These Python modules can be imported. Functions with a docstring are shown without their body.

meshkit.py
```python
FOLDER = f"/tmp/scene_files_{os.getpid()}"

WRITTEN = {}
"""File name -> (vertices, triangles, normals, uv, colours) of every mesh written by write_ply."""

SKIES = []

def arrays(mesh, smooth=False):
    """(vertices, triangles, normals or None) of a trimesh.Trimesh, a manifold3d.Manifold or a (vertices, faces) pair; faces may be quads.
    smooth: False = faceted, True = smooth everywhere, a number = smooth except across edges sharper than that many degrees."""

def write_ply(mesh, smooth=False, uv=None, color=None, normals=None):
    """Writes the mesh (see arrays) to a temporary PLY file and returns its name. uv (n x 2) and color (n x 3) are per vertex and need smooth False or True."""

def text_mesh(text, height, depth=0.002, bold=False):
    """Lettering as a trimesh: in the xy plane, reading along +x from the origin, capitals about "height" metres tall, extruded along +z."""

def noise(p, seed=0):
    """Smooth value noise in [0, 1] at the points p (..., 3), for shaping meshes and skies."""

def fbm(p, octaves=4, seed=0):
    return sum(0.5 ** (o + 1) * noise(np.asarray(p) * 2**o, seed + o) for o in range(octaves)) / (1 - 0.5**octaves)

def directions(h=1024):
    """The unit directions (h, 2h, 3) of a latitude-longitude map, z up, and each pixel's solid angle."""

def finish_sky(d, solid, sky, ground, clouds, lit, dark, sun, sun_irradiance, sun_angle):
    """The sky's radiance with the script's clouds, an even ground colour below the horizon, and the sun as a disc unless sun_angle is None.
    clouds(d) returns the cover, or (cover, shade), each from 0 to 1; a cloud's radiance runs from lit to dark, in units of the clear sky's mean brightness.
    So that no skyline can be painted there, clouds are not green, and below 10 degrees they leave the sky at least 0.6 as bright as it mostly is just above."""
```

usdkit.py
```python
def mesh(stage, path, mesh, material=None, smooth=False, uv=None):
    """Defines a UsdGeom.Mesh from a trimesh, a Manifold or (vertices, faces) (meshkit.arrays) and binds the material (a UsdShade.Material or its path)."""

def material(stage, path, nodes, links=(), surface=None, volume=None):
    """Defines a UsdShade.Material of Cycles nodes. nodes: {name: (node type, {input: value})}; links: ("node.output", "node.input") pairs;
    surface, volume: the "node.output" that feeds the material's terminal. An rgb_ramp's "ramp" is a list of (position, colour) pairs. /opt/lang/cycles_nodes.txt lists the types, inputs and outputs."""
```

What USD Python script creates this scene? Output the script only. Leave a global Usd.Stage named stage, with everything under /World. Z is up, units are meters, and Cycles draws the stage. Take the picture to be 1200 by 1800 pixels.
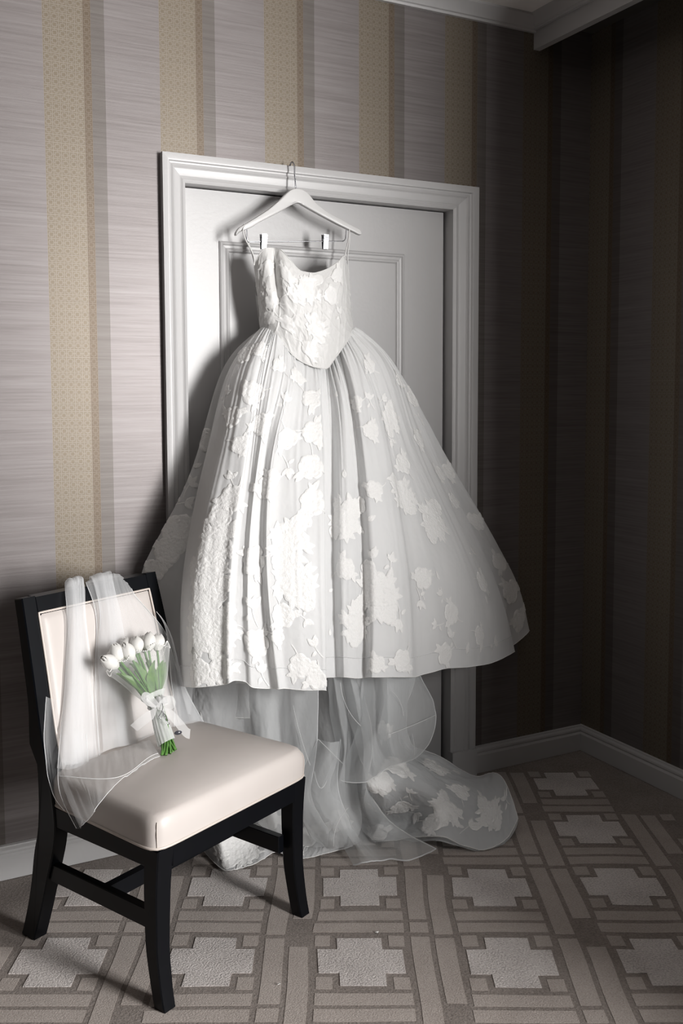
"""A wedding dress hanging from a door casing, with a chair, a veil and a tulip bouquet: an OpenUSD scene for Cycles."""
import math
import numpy as np
import trimesh
from scipy.interpolate import PchipInterpolator, CubicSpline
from scipy.spatial import Delaunay, cKDTree
from shapely.geometry import Polygon, Point
from shapely.prepared import prep
from pxr import Usd, UsdGeom, UsdLux, Gf, Sdf, Vt
import usdkit
from meshkit import fbm, noise

stage = Usd.Stage.CreateInMemory()
UsdGeom.SetStageUpAxis(stage, "Z")
UsdGeom.SetStageMetersPerUnit(stage, 1.0)
UsdGeom.Xform.Define(stage, "/World")
UsdGeom.Scope.Define(stage, "/World/Looks")

# ---------------------------------------------------------------- camera
CAM = dict(yaw=0.4761, pitch=0.0733, roll=-0.0033, pos=(0.0, -2.8537, 1.4168), f=1680.95, py=809.64)
def look_camera():
    y, p, r = CAM["yaw"], CAM["pitch"], CAM["roll"]
    fw = np.array([math.sin(y) * math.cos(p), math.cos(y) * math.cos(p), -math.sin(p)])
    rt = np.array([math.cos(y), -math.sin(y), 0.0]); up = np.cross(rt, fw)
    rt, up = rt * math.cos(r) + up * math.sin(r), -rt * math.sin(r) + up * math.cos(r)
    c = UsdGeom.Camera.Define(stage, "/World/camera")
    m = Gf.Matrix4d(*rt, 0, *up, 0, *(-fw), 0, *CAM["pos"], 1)
    c.AddTransformOp().Set(m)
    c.CreateHorizontalApertureAttr(36.0)
    c.CreateVerticalApertureAttr(54.0)
    c.CreateFocalLengthAttr(CAM["f"] / 1200 * 36.0)
    c.CreateVerticalApertureOffsetAttr(-(900 - CAM["py"]) / 1200 * 36.0)
    c.CreateFStopAttr(0.0)
    c.CreateClippingRangeAttr(Gf.Vec2f(0.05, 100))
    c.CreateExposureAttr(EXPOSURE)
EXPOSURE = 0.0
look_camera()

# ---------------------------------------------------------------- light: daylight through the tall window of the front wall, right of the camera
WIN = dict(x0=2.30, x1=3.60, z0=0.50, z1=2.62, y=-4.6)      # the window opening
def daylight():
    l = UsdLux.RectLight.Define(stage, "/World/window_daylight")
    l.CreateWidthAttr(WIN["x1"] - WIN["x0"]); l.CreateHeightAttr(WIN["z1"] - WIN["z0"])
    l.CreateIntensityAttr(WIN_POWER); l.CreateColorAttr(Gf.Vec3f(1.0, 0.985, 0.97))
    # a rect light shines along its -z: turned to shine along +y, into the room
    m = Gf.Matrix4d(1, 0, 0, 0, 0, 0, 1, 0, 0, -1, 0, 0, (WIN["x0"] + WIN["x1"]) / 2, WIN["y"] - 0.14, (WIN["z0"] + WIN["z1"]) / 2, 1)
    l.AddTransformOp().Set(m)
WIN_POWER = 66.0
BLOCK_X, BLOCK_LOW, BLOCK_Y = 2.24, 1.95, -2.5      # added unseen blocker and its low step, keeping window light off the right
daylight()

# ---------------------------------------------------------------- helpers
_taken = {}
def numbered(parent, name):
    k = (parent, name); n = _taken.get(k, 0); _taken[k] = n + 1
    return f"{parent}/{name}" + (f"_{n:03d}" if n else "")
def obj(name, mesh, mat, parent="/World", smooth=False):
    parent = str(parent.GetPath()) if hasattr(parent, "GetPath") else parent
    return usdkit.mesh(stage, numbered(parent, name), mesh, mat, smooth=smooth).GetPrim()
def thing(name, label, cat, loc=(0, 0, 0), group=None):
    x = UsdGeom.Xform.Define(stage, numbered("/World", name)); x.AddTranslateOp().Set(Gf.Vec3d(*loc))
    p = x.GetPrim(); p.SetCustomDataByKey("label", label); p.SetCustomDataByKey("category", cat)
    if group: p.SetCustomDataByKey("group", group)
    return p
def shell(name, label=None, cat=None):
    x = UsdGeom.Xform.Define(stage, numbered("/World", name)); p = x.GetPrim()
    return setting(p, label, cat)
def setting(p, label, cat):
    p.SetCustomDataByKey("kind", "structure"); p.SetCustomDataByKey("label", label); p.SetCustomDataByKey("category", cat)
    return p
def note(p, **kw):
    for k, v in kw.items(): p.SetCustomDataByKey(k, v)
    return p
def box(x0, x1, y0, y1, z0, z1):
    m = trimesh.creation.box([x1 - x0, y1 - y0, z1 - z0]); m.apply_translation([(x0 + x1) / 2, (y0 + y1) / 2, (z0 + z1) / 2]); return m
def cat(*ms):
    ms = [m for m in ms if m is not None]
    return trimesh.util.concatenate([m if isinstance(m, trimesh.Trimesh) else trimesh.Trimesh(*m, process=False) for m in ms])
def sweep_profile(profile, path):
    """A moulding: a closed 2-D profile carried along a polyline. path: list of (origin, axis1, axis2): each station places profile point (p, q) at origin + p*axis1 + q*axis2."""
    profile = np.asarray(profile, float); n = len(profile); v = []
    for o, e1, e2 in path: v.append(np.asarray(o, float) + profile[:, :1] * np.asarray(e1, float) + profile[:, 1:] * np.asarray(e2, float))
    v = np.vstack(v); f = []
    for k in range(len(path) - 1):
        for i in range(n):
            j = (i + 1) % n; f.append([k * n + i, k * n + j, (k + 1) * n + j, (k + 1) * n + i])
    f = np.array(f); f = np.vstack([f[:, [0, 1, 2]], f[:, [0, 2, 3]]])
    from shapely.geometry import Polygon as _P
    pv, pf = trimesh.creation.triangulate_polygon(_P(profile), engine="earcut")
    idx = cKDTree(profile).query(pv)[1]
    f = np.vstack([f, idx[pf][:, ::-1], idx[pf] + (len(path) - 1) * n])
    m = trimesh.Trimesh(v, f, process=False); m.fix_normals(); return m
def tube(pts, r, sides=8, closed=False, samples=None):
    p = np.asarray(pts, float)
    if samples and len(p) > 2:
        s = np.r_[0, np.cumsum(np.linalg.norm(np.diff(p, axis=0), axis=1))]; p = CubicSpline(s, p)(np.linspace(0, s[-1], samples))
    elif samples: p = p[0] + (p[1] - p[0]) * np.linspace(0, 1, samples)[:, None]
    t = np.gradient(p, axis=0); t /= np.linalg.norm(t, axis=1, keepdims=True) + 1e-12
    a = np.cross(t[0], [0, 0, 1.0] if abs(t[0][2]) < .9 else [1.0, 0, 0]); a /= np.linalg.norm(a); A = [a]
    for k in range(1, len(p)):
        a = A[-1] - t[k] * (A[-1] @ t[k]); A.append(a / np.linalg.norm(a))
    A = np.array(A); B = np.cross(t, A); ang = np.arange(sides) * 2 * np.pi / sides
    rr = np.broadcast_to(r, (len(p),))[:, None, None]
    v = (p[:, None] + rr * (np.cos(ang)[None, :, None] * A[:, None] + np.sin(ang)[None, :, None] * B[:, None])).reshape(-1, 3)
    i, j = np.meshgrid(np.arange(len(p) - 1), np.arange(sides), indexing="ij")
    q = np.stack([i * sides + j, i * sides + (j + 1) % sides, (i + 1) * sides + (j + 1) % sides, (i + 1) * sides + j], -1).reshape(-1, 4)
    f = np.vstack([q[:, [0, 1, 2]], q[:, [0, 2, 3]]])
    n = len(v); v = np.vstack([v, p[0], p[-1]]); L = (len(p) - 1) * sides
    f = np.vstack([f, [[n, (k + 1) % sides, k] for k in range(sides)], [[n + 1, L + k, L + (k + 1) % sides] for k in range(sides)]])
    return trimesh.Trimesh(v, f, process=False)
def grid_faces(nu, nv):
    i, j = np.meshgrid(np.arange(nv - 1), np.arange(nu - 1), indexing="ij"); a = i * nu + j
    q = np.stack([a, a + 1, a + nu + 1, a + nu], -1).reshape(-1, 4)
    return np.vstack([q[:, [0, 1, 2]], q[:, [0, 2, 3]]])
def net(ctrl, nu, nv, wrinkle=0.0, seed=0, scale=(30, 8), fine=0.0):
    """A cloth surface through a net of control points (rows x columns x 3), as a (nv, nu, 3) grid; wrinkle pushes it along its normal."""
    c = np.asarray(ctrl, float); R, C = c.shape[:2]
    su, sv = np.linspace(0, C - 1, nu), np.linspace(0, R - 1, nv)
    g = PchipInterpolator(np.arange(C), c, axis=1)(su) if C > 2 else c[:, :1] + (c[:, 1:] - c[:, :1]) * su[None, :, None]
    g = (CubicSpline(np.arange(R), g, axis=0, bc_type="natural") if R > 3 else PchipInterpolator(np.arange(R), g, axis=0))(sv) if R > 2 else g[:1] + (g[1:] - g[:1]) * sv[:, None, None]
    if wrinkle or fine:
        n = normals(g); U, V = np.meshgrid(arc(g, 1).mean(0), arc(g, 0).mean(1))
        p = np.stack([U * scale[0], V * scale[1], np.full_like(U, 3.7 + seed)], -1)
        h = (fbm(p, 3, seed) - .5) * 2 * wrinkle + (fbm(np.stack([U * 140, V * 90, U * 0 + seed], -1), 3, seed + 5) - .5) * 2 * fine
        g = g + n * h[..., None]
    return g
def normals(g):
    n = np.cross(np.gradient(g, axis=1), np.gradient(g, axis=0)); n /= np.linalg.norm(n, axis=-1, keepdims=True) + 1e-12
    return n
def arc(g, axis):
    d = np.linalg.norm(np.diff(g, axis=axis), axis=-1); z = np.zeros_like(np.take(d, [0], axis)); return np.concatenate([z, np.cumsum(d, axis)], axis)
def cloth(g): return g.reshape(-1, 3), grid_faces(g.shape[1], g.shape[0])
def lathe(profile, sides=24):
    return trimesh.creation.revolve(np.asarray(profile, float), sections=sides)

# ---------------------------------------------------------------- measured places, in metres
NETS = {
 "skirt": [[[1.1578,-0.06,1.6132],[1.161,-0.0846,1.6153],[1.1668,-0.1024,1.6127],[1.1747,-0.1107,1.6089],[1.1776,-0.1128,1.6071],[1.1837,-0.1162,1.6036],[1.1882,-0.1233,1.5963],[1.2089,-0.1281,1.5686],[1.2255,-0.1336,1.5477],[1.2441,-0.135,1.5304],[1.2825,-0.136,1.5132],[1.3147,-0.1347,1.4994],[1.3303,-0.1189,1.4982],[1.3508,-0.1016,1.497],[1.3682,-0.0992,1.5008],[1.3759,-0.1084,1.5115],[1.3848,-0.1151,1.5259],[1.3979,-0.1134,1.5406],[1.4062,-0.1214,1.5585],[1.4186,-0.1212,1.5732],[1.4309,-0.1175,1.5881],[1.442,-0.1081,1.5961],[1.4518,-0.1053,1.6038],[1.4643,-0.0935,1.6121],[1.4806,-0.0747,1.6191],[1.5002,-0.05,1.6248]],[[1.0354,-0.1,1.4804],[1.0494,-0.154,1.4709],[1.0698,-0.1897,1.4704],[1.0931,-0.1993,1.4619],[1.1022,-0.1995,1.4619],[1.1148,-0.2045,1.4619],[1.1289,-0.2143,1.4533],[1.1587,-0.2181,1.4449],[1.1791,-0.2262,1.4278],[1.1994,-0.2225,1.4107],[1.2312,-0.2231,1.3934],[1.2807,-0.2197,1.3931],[1.2998,-0.1886,1.3928],[1.328,-0.155,1.3924],[1.3537,-0.1516,1.3922],[1.3634,-0.18,1.3923],[1.3782,-0.1902,1.41],[1.4007,-0.1857,1.4099],[1.4095,-0.2072,1.4276],[1.4355,-0.2079,1.4365],[1.4641,-0.204,1.4455],[1.4872,-0.1884,1.4493],[1.5181,-0.1817,1.4639],[1.5599,-0.1602,1.4736],[1.6012,-0.1262,1.48],[1.6378,-0.09,1.4847]],[[0.9559,-0.12,1.2412],[0.9634,-0.2077,1.2289],[0.9979,-0.2519,1.2304],[1.0219,-0.2672,1.2304],[1.0371,-0.2647,1.2298],[1.0475,-0.2697,1.2297],[1.0555,-0.285,1.2303],[1.0759,-0.2831,1.2295],[1.0932,-0.3015,1.23],[1.1293,-0.293,1.2283],[1.1753,-0.3006,1.2272],[1.2496,-0.301,1.2247],[1.27,-0.2633,1.2218],[1.3018,-0.2144,1.2178],[1.332,-0.209,1.2165],[1.3408,-0.2459,1.2184],[1.3626,-0.2571,1.2183],[1.3933,-0.2479,1.2167],[1.406,-0.2797,1.2181],[1.4443,-0.2829,1.217],[1.489,-0.2758,1.2151],[1.5186,-0.2531,1.2127],[1.5625,-0.2389,1.2104],[1.6251,-0.206,1.2064],[1.7011,-0.1546,1.2008],[1.7836,-0.1,1.1948]],[[0.8566,-0.18,0.8971],[0.856,-0.2907,0.9155],[0.9196,-0.3487,0.9194],[0.936,-0.3682,0.9212],[0.9515,-0.3628,0.9189],[0.9718,-0.3676,0.9179],[0.979,-0.3838,0.92],[1.0147,-0.3802,0.9162],[1.0273,-0.408,0.9197],[1.0592,-0.3982,0.9152],[1.1205,-0.4145,0.9124],[1.194,-0.4221,0.9071],[1.2152,-0.3828,0.8987],[1.2474,-0.3133,0.8843],[1.2863,-0.3043,0.8793],[1.2934,-0.343,0.8851],[1.3287,-0.3489,0.883],[1.3694,-0.3384,0.8776],[1.3811,-0.3775,0.883],[1.4468,-0.3831,0.8781],[1.4971,-0.3729,0.8719],[1.5359,-0.3427,0.8634],[1.6283,-0.3226,0.8519],[1.7602,-0.2721,0.8317],[1.8857,-0.2006,0.8086],[2.0017,-0.12,0.7849]],[[0.8314,-0.22,0.5619],[0.8335,-0.3331,0.5898],[0.9022,-0.3893,0.6034],[0.9099,-0.4091,0.6125],[0.9269,-0.4042,0.6151],[0.9544,-0.4114,0.6099],[0.9697,-0.4279,0.5961],[1.0206,-0.4285,0.5855],[1.0381,-0.46,0.5901],[1.062,-0.4488,0.585],[1.1118,-0.4663,0.5777],[1.1713,-0.4756,0.5714],[1.1859,-0.4424,0.5632],[1.2098,-0.379,0.5742],[1.259,-0.3706,0.5684],[1.2698,-0.4048,0.576],[1.3049,-0.41,0.569],[1.3398,-0.3987,0.5627],[1.3435,-0.4375,0.5743],[1.4119,-0.4431,0.5661],[1.4818,-0.4325,0.5532],[1.5295,-0.4013,0.5416],[1.6251,-0.379,0.542],[1.7739,-0.3206,0.5155],[1.9359,-0.2402,0.4902],[2.0898,-0.15,0.4837]]],
 "back_skirt": [[[1.1679,-0.045,1.6143],[1.2437,-0.05,1.5999],[1.3618,-0.055,1.5751],[1.4683,-0.05,1.6054],[1.5028,-0.045,1.6233]],[[1.0374,-0.045,1.485],[1.1368,-0.07,1.464],[1.3441,-0.09,1.4464],[1.5641,-0.07,1.4658],[1.669,-0.045,1.482]],[[0.9566,-0.045,1.2459],[1.0694,-0.09,1.2184],[1.333,-0.11,1.2107],[1.6738,-0.09,1.1979],[1.8427,-0.045,1.2135]],[[0.863,-0.045,1.0405],[0.998,-0.1,1.012],[1.3221,-0.13,0.994],[1.7707,-0.1,0.9799],[2.012,-0.045,0.9683]],[[0.7719,-0.045,0.8771],[0.9248,-0.12,0.8289],[1.316,-0.14,0.776],[1.8591,-0.11,0.7359],[2.1463,-0.045,0.7596]],[[0.7609,-0.05,0.7367],[0.9045,-0.12,0.6742],[1.3102,-0.15,0.6128],[1.9082,-0.11,0.5689],[2.196,-0.05,0.6494]],[[0.7864,-0.05,0.6023],[0.8846,-0.12,0.5455],[1.3095,-0.15,0.4924],[1.8952,-0.13,0.4636],[2.2242,-0.06,0.524]]],
 "bodice": [[[1.1287,-0.08,1.7957],[1.1379,-0.1,1.8318],[1.1584,-0.11,1.8524],[1.1832,-0.105,1.8547],[1.1995,-0.12,1.8486],[1.2247,-0.14,1.8148],[1.2607,-0.145,1.7834],[1.2956,-0.145,1.78],[1.3455,-0.14,1.7937],[1.3881,-0.135,1.8179],[1.4274,-0.11,1.8446],[1.4597,-0.06,1.8418]],[[1.1375,-0.08,1.7353],[1.146,-0.11,1.7415],[1.1621,-0.13,1.7489],[1.1857,-0.115,1.7602],[1.1932,-0.15,1.7569],[1.2189,-0.16,1.74],[1.2533,-0.16,1.7243],[1.2905,-0.155,1.7264],[1.3352,-0.16,1.7315],[1.3841,-0.15,1.7399],[1.4353,-0.11,1.7551],[1.4725,-0.055,1.7586]],[[1.1445,-0.08,1.6746],[1.1528,-0.11,1.6726],[1.1708,-0.13,1.6717],[1.1876,-0.135,1.6719],[1.2076,-0.15,1.6715],[1.2359,-0.155,1.6634],[1.2706,-0.155,1.656],[1.3058,-0.155,1.6571],[1.3493,-0.155,1.6621],[1.397,-0.14,1.6702],[1.4486,-0.1,1.6842],[1.4812,-0.05,1.6874]],[[1.1579,-0.06,1.6167],[1.164,-0.1,1.611],[1.1786,-0.128,1.6028],[1.1989,-0.138,1.5905],[1.2231,-0.148,1.5784],[1.2512,-0.154,1.5735],[1.2833,-0.16,1.5651],[1.3205,-0.16,1.5659],[1.3704,-0.152,1.5814],[1.4146,-0.137,1.5975],[1.4583,-0.097,1.6172],[1.4906,-0.048,1.6265]],[[1.1618,-0.055,1.6083],[1.1677,-0.1,1.5988],[1.1832,-0.13,1.5767],[1.2026,-0.142,1.5539],[1.2295,-0.15,1.5227],[1.2575,-0.156,1.5036],[1.3014,-0.162,1.488],[1.337,-0.158,1.4848],[1.3752,-0.15,1.521],[1.4196,-0.135,1.5654],[1.4635,-0.095,1.5992],[1.5002,-0.046,1.6195]]],
 "train": [[[1.3144,-0.3,0.5681],[1.3415,-0.36,0.58],[1.4184,-0.31,0.5563],[1.4404,-0.36,0.5663],[1.5333,-0.3,0.5378],[1.6153,-0.26,0.5197]],[[1.3376,-0.3,0.4398],[1.3568,-0.36,0.4548],[1.4341,-0.3,0.4245],[1.4503,-0.35,0.437],[1.5209,-0.3,0.4108],[1.5989,-0.22,0.384]],[[1.3745,-0.29,0.3131],[1.3803,-0.36,0.3267],[1.456,-0.29,0.2895],[1.4684,-0.34,0.2988],[1.5415,-0.28,0.2765],[1.6246,-0.2,0.2426]],[[1.3604,-0.36,0.2644],[1.3828,-0.405,0.2658],[1.4491,-0.38,0.2477],[1.5113,-0.365,0.2413],[1.6108,-0.3,0.2182],[1.7438,-0.19,0.1766]],[[1.3506,-0.385,0.2116],[1.3902,-0.43,0.1961],[1.4728,-0.395,0.1838],[1.5627,-0.39,0.1712],[1.7189,-0.29,0.1369],[1.9189,-0.1421,0.06]],[[1.4532,-0.1739,0.04],[1.4587,-0.2997,0.065],[1.5487,-0.3039,0.055],[1.6157,-0.3968,0.095],[1.7849,-0.3423,0.055],[1.9651,-0.2294,0.085]],[[1.4205,-0.2147,0.012],[1.4045,-0.3231,0.022],[1.501,-0.3449,0.006],[1.5669,-0.4622,0.045],[1.7141,-0.5245,0.006],[1.8593,-0.4686,0.05]]],
 "inner_back": [[[0.8381,-0.1,0.573],[0.9086,-0.13,0.5711],[0.9975,-0.11,0.5534],[1.0608,-0.14,0.5524],[1.1451,-0.12,0.5354]],[[0.8368,-0.1,0.4943],[0.9057,-0.135,0.4939],[0.9965,-0.11,0.4729],[1.0599,-0.14,0.4718],[1.1347,-0.12,0.4547]],[[0.8448,-0.1,0.4456],[0.9122,-0.14,0.4416],[0.9938,-0.115,0.4119],[1.0572,-0.145,0.4072],[1.1243,-0.12,0.3885]]],
 "train_left": [[[0.8883,-0.11,0.5687],[0.9612,-0.16,0.5716],[1.0647,-0.13,0.5493],[1.1347,-0.19,0.5553],[1.2542,-0.14,0.5254],[1.3154,-0.2,0.5327],[1.4009,-0.18,0.5154]],[[0.8774,-0.11,0.4469],[0.947,-0.17,0.454],[1.0538,-0.13,0.4248],[1.1199,-0.2,0.4354],[1.2487,-0.15,0.3997],[1.3158,-0.21,0.4071],[1.4076,-0.19,0.3864]],[[0.8669,-0.12,0.3282],[0.9329,-0.19,0.3402],[1.0485,-0.14,0.3024],[1.1102,-0.22,0.3186],[1.2431,-0.16,0.2742],[1.3092,-0.23,0.2862],[1.4103,-0.2,0.2578]],[[0.8727,-0.14,0.2016],[0.9294,-0.21,0.217],[1.0486,-0.16,0.1738],[1.1099,-0.24,0.1921],[1.2382,-0.19,0.1471],[1.3036,-0.26,0.1608],[1.401,-0.24,0.1335]],[[0.9247,-0.0592,0.05],[0.9521,-0.2065,0.07],[1.0533,-0.1917,0.05],[1.1165,-0.2745,0.08],[1.2291,-0.2497,0.05],[1.283,-0.3193,0.08],[1.382,-0.3012,0.06]],[[0.9228,-0.1224,0.008],[0.938,-0.2765,0.008],[1.0177,-0.2884,0.01],[1.1067,-0.2525,0.012],[1.1673,-0.3193,0.008],[1.2497,-0.327,0.01],[1.341,-0.3213,0.01]]],
 "tulle_a": [[[0.9716,-0.3,0.582],[1.0133,-0.35,0.5895],[1.0925,-0.31,0.5673],[1.1341,-0.36,0.5749],[1.2223,-0.33,0.554]],[[0.993,-0.3,0.452],[1.022,-0.36,0.466],[1.1004,-0.31,0.4374],[1.1322,-0.37,0.4509],[1.2178,-0.33,0.4242]],[[1.0058,-0.3,0.3304],[1.0331,-0.36,0.3465],[1.1141,-0.31,0.3139],[1.1386,-0.37,0.3305],[1.2076,-0.33,0.2948]],[[1.0118,-0.3,0.2262],[1.041,-0.36,0.2435],[1.1217,-0.32,0.203],[1.1452,-0.37,0.2176],[1.1965,-0.34,0.1955]],[[1.095,-0.1264,0.05],[1.1189,-0.2598,0.05],[1.1712,-0.27,0.03],[1.2084,-0.333,0.04],[1.2968,-0.2918,0.02]]],
 "tulle_b": [[[1.2471,-0.33,0.5678],[1.2518,-0.37,0.5778],[1.2989,-0.33,0.5605],[1.3051,-0.37,0.5703],[1.3615,-0.33,0.5517]],[[1.2605,-0.34,0.4203],[1.2637,-0.39,0.4354],[1.3204,-0.34,0.4104],[1.3234,-0.4,0.4287],[1.3844,-0.36,0.4149]],[[1.2646,-0.35,0.3176],[1.2695,-0.4,0.3254],[1.3227,-0.35,0.307],[1.3332,-0.41,0.3172],[1.3847,-0.37,0.3026]],[[1.1999,-0.38,0.2276],[1.2274,-0.43,0.2327],[1.2949,-0.38,0.2085],[1.3237,-0.42,0.2093],[1.3675,-0.39,0.1977]],[[1.296,-0.2542,0.05],[1.2919,-0.3777,0.09],[1.3691,-0.3361,0.05],[1.4007,-0.3873,0.07],[1.4794,-0.3636,0.05]],[[1.2895,-0.4182,0.006],[1.325,-0.4522,0.02],[1.3915,-0.4448,0.008],[1.4546,-0.4789,0.012],[1.5474,-0.4732,0.02]]],
 "tulle_c": [[[1.361,-0.36,0.5685],[1.3844,-0.43,0.5837],[1.4712,-0.39,0.561],[1.5696,-0.33,0.5351]],[[1.3456,-0.37,0.4858],[1.375,-0.46,0.5075],[1.4794,-0.43,0.4968],[1.6145,-0.33,0.455]],[[1.3147,-0.38,0.3889],[1.3424,-0.48,0.4251],[1.4513,-0.46,0.4228],[1.619,-0.36,0.393]],[[1.2837,-0.38,0.3158],[1.3288,-0.46,0.3303],[1.4377,-0.45,0.3347],[1.5896,-0.37,0.3166]],[[1.2682,-0.38,0.2541],[1.3276,-0.42,0.2539],[1.4315,-0.41,0.276],[1.5413,-0.36,0.2687]]],
 "tulle_d": [[[1.2165,-0.34,0.3753],[1.2295,-0.39,0.381],[1.2879,-0.35,0.3662]],[[1.1364,-0.37,0.2795],[1.1648,-0.43,0.2708],[1.2567,-0.38,0.2563]],[[1.1366,-0.38,0.1803],[1.171,-0.45,0.1843],[1.2709,-0.4,0.1687]],[[1.24,-0.2387,0.01],[1.2706,-0.3509,0.03],[1.3726,-0.2998,0.01]]],
 "veil_a": [[[0.5143,-0.2184,0.8365],[0.529,-0.206,0.8357],[0.5467,-0.2028,0.8364],[0.564,-0.1945,0.8361]],[[0.5122,-0.2186,0.8777],[0.5291,-0.2034,0.8827],[0.5486,-0.1989,0.8848],[0.5653,-0.1931,0.8773]],[[0.5021,-0.2566,0.8982],[0.5183,-0.2516,0.9081],[0.5415,-0.235,0.9077],[0.5578,-0.2295,0.8989]],[[0.4949,-0.2973,0.8727],[0.5109,-0.2993,0.8775],[0.5331,-0.2783,0.8743],[0.5513,-0.2705,0.871]],[[0.492,-0.3235,0.7871],[0.5044,-0.3349,0.7882],[0.5268,-0.312,0.7803],[0.5488,-0.2995,0.7749]],[[0.473,-0.3677,0.6647],[0.489,-0.3818,0.6663],[0.5247,-0.3494,0.6522],[0.5561,-0.3416,0.6454]],[[0.4513,-0.4134,0.5476],[0.4717,-0.4246,0.5477],[0.5105,-0.3957,0.5317],[0.5534,-0.3809,0.5272]],[[0.4331,-0.4627,0.4794],[0.4601,-0.4733,0.4752],[0.505,-0.4339,0.463],[0.5538,-0.411,0.461]]],
 "veil_b": [[[0.4503,-0.4188,0.5495],[0.4774,-0.4244,0.5467],[0.5192,-0.4024,0.5323]],[[0.4305,-0.483,0.4727],[0.4597,-0.488,0.466],[0.5088,-0.4555,0.4596]],[[0.4389,-0.5024,0.409],[0.458,-0.5304,0.4102],[0.4823,-0.5461,0.4171]],[[0.4563,-0.5659,0.3622],[0.4582,-0.5698,0.362],[0.4626,-0.5744,0.3643]]],
 "veil_c": [[[0.5758,-0.1903,0.8308],[0.6239,-0.1609,0.833],[0.6685,-0.1447,0.8336],[0.7073,-0.1285,0.8249]],[[0.5736,-0.1903,0.8728],[0.6216,-0.1607,0.8757],[0.666,-0.1449,0.8753],[0.71,-0.1323,0.8454]],[[0.5628,-0.2277,0.8965],[0.6112,-0.2077,0.9044],[0.6577,-0.1804,0.9019],[0.7023,-0.1748,0.8573]],[[0.5642,-0.2615,0.8805],[0.6056,-0.2495,0.8837],[0.6544,-0.2229,0.8708],[0.7071,-0.2043,0.8394]],[[0.5779,-0.2756,0.813],[0.6109,-0.2793,0.8101],[0.6711,-0.2391,0.795],[0.7538,-0.1988,0.7806]],[[0.5693,-0.3046,0.7269],[0.6055,-0.3071,0.7307],[0.6811,-0.2567,0.7252],[0.7981,-0.1982,0.7087]],[[0.5606,-0.3345,0.6428],[0.6031,-0.3347,0.6445],[0.6823,-0.2812,0.6346],[0.8178,-0.2124,0.6223]],[[0.5556,-0.3615,0.559],[0.601,-0.3606,0.5591],[0.6936,-0.3034,0.5428],[0.8575,-0.2225,0.5215]],[[0.5498,-0.41,0.469],[0.596,-0.4048,0.4833],[0.7029,-0.3498,0.4616],[0.9074,-0.2447,0.4113]]],
 "veil_d": [[[0.4455,-0.4511,0.4949],[0.508,-0.4343,0.4731],[0.5813,-0.4643,0.5],[0.6656,-0.4667,0.51]],[[0.4191,-0.5592,0.497],[0.4742,-0.6034,0.497],[0.545,-0.6194,0.492],[0.6719,-0.5265,0.496]],[[0.4608,-0.5706,0.366],[0.4547,-0.7648,0.486],[0.5476,-0.6301,0.487],[0.6761,-0.5271,0.488]]],
 "veil_e": [[[0.4134,-0.468,0.6652],[0.4375,-0.3927,0.6353],[0.4548,-0.3905,0.629]],[[0.406,-0.4574,0.5696],[0.4271,-0.4226,0.5517],[0.4451,-0.4231,0.5444]],[[0.4076,-0.4606,0.4907],[0.4231,-0.4502,0.4842],[0.4361,-0.4616,0.4785]],[[0.4169,-0.4753,0.4218],[0.4272,-0.4874,0.4316],[0.4335,-0.4913,0.439]],[[0.437,-0.5168,0.3906],[0.4407,-0.5198,0.3982],[0.4454,-0.525,0.4107]]],
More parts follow.
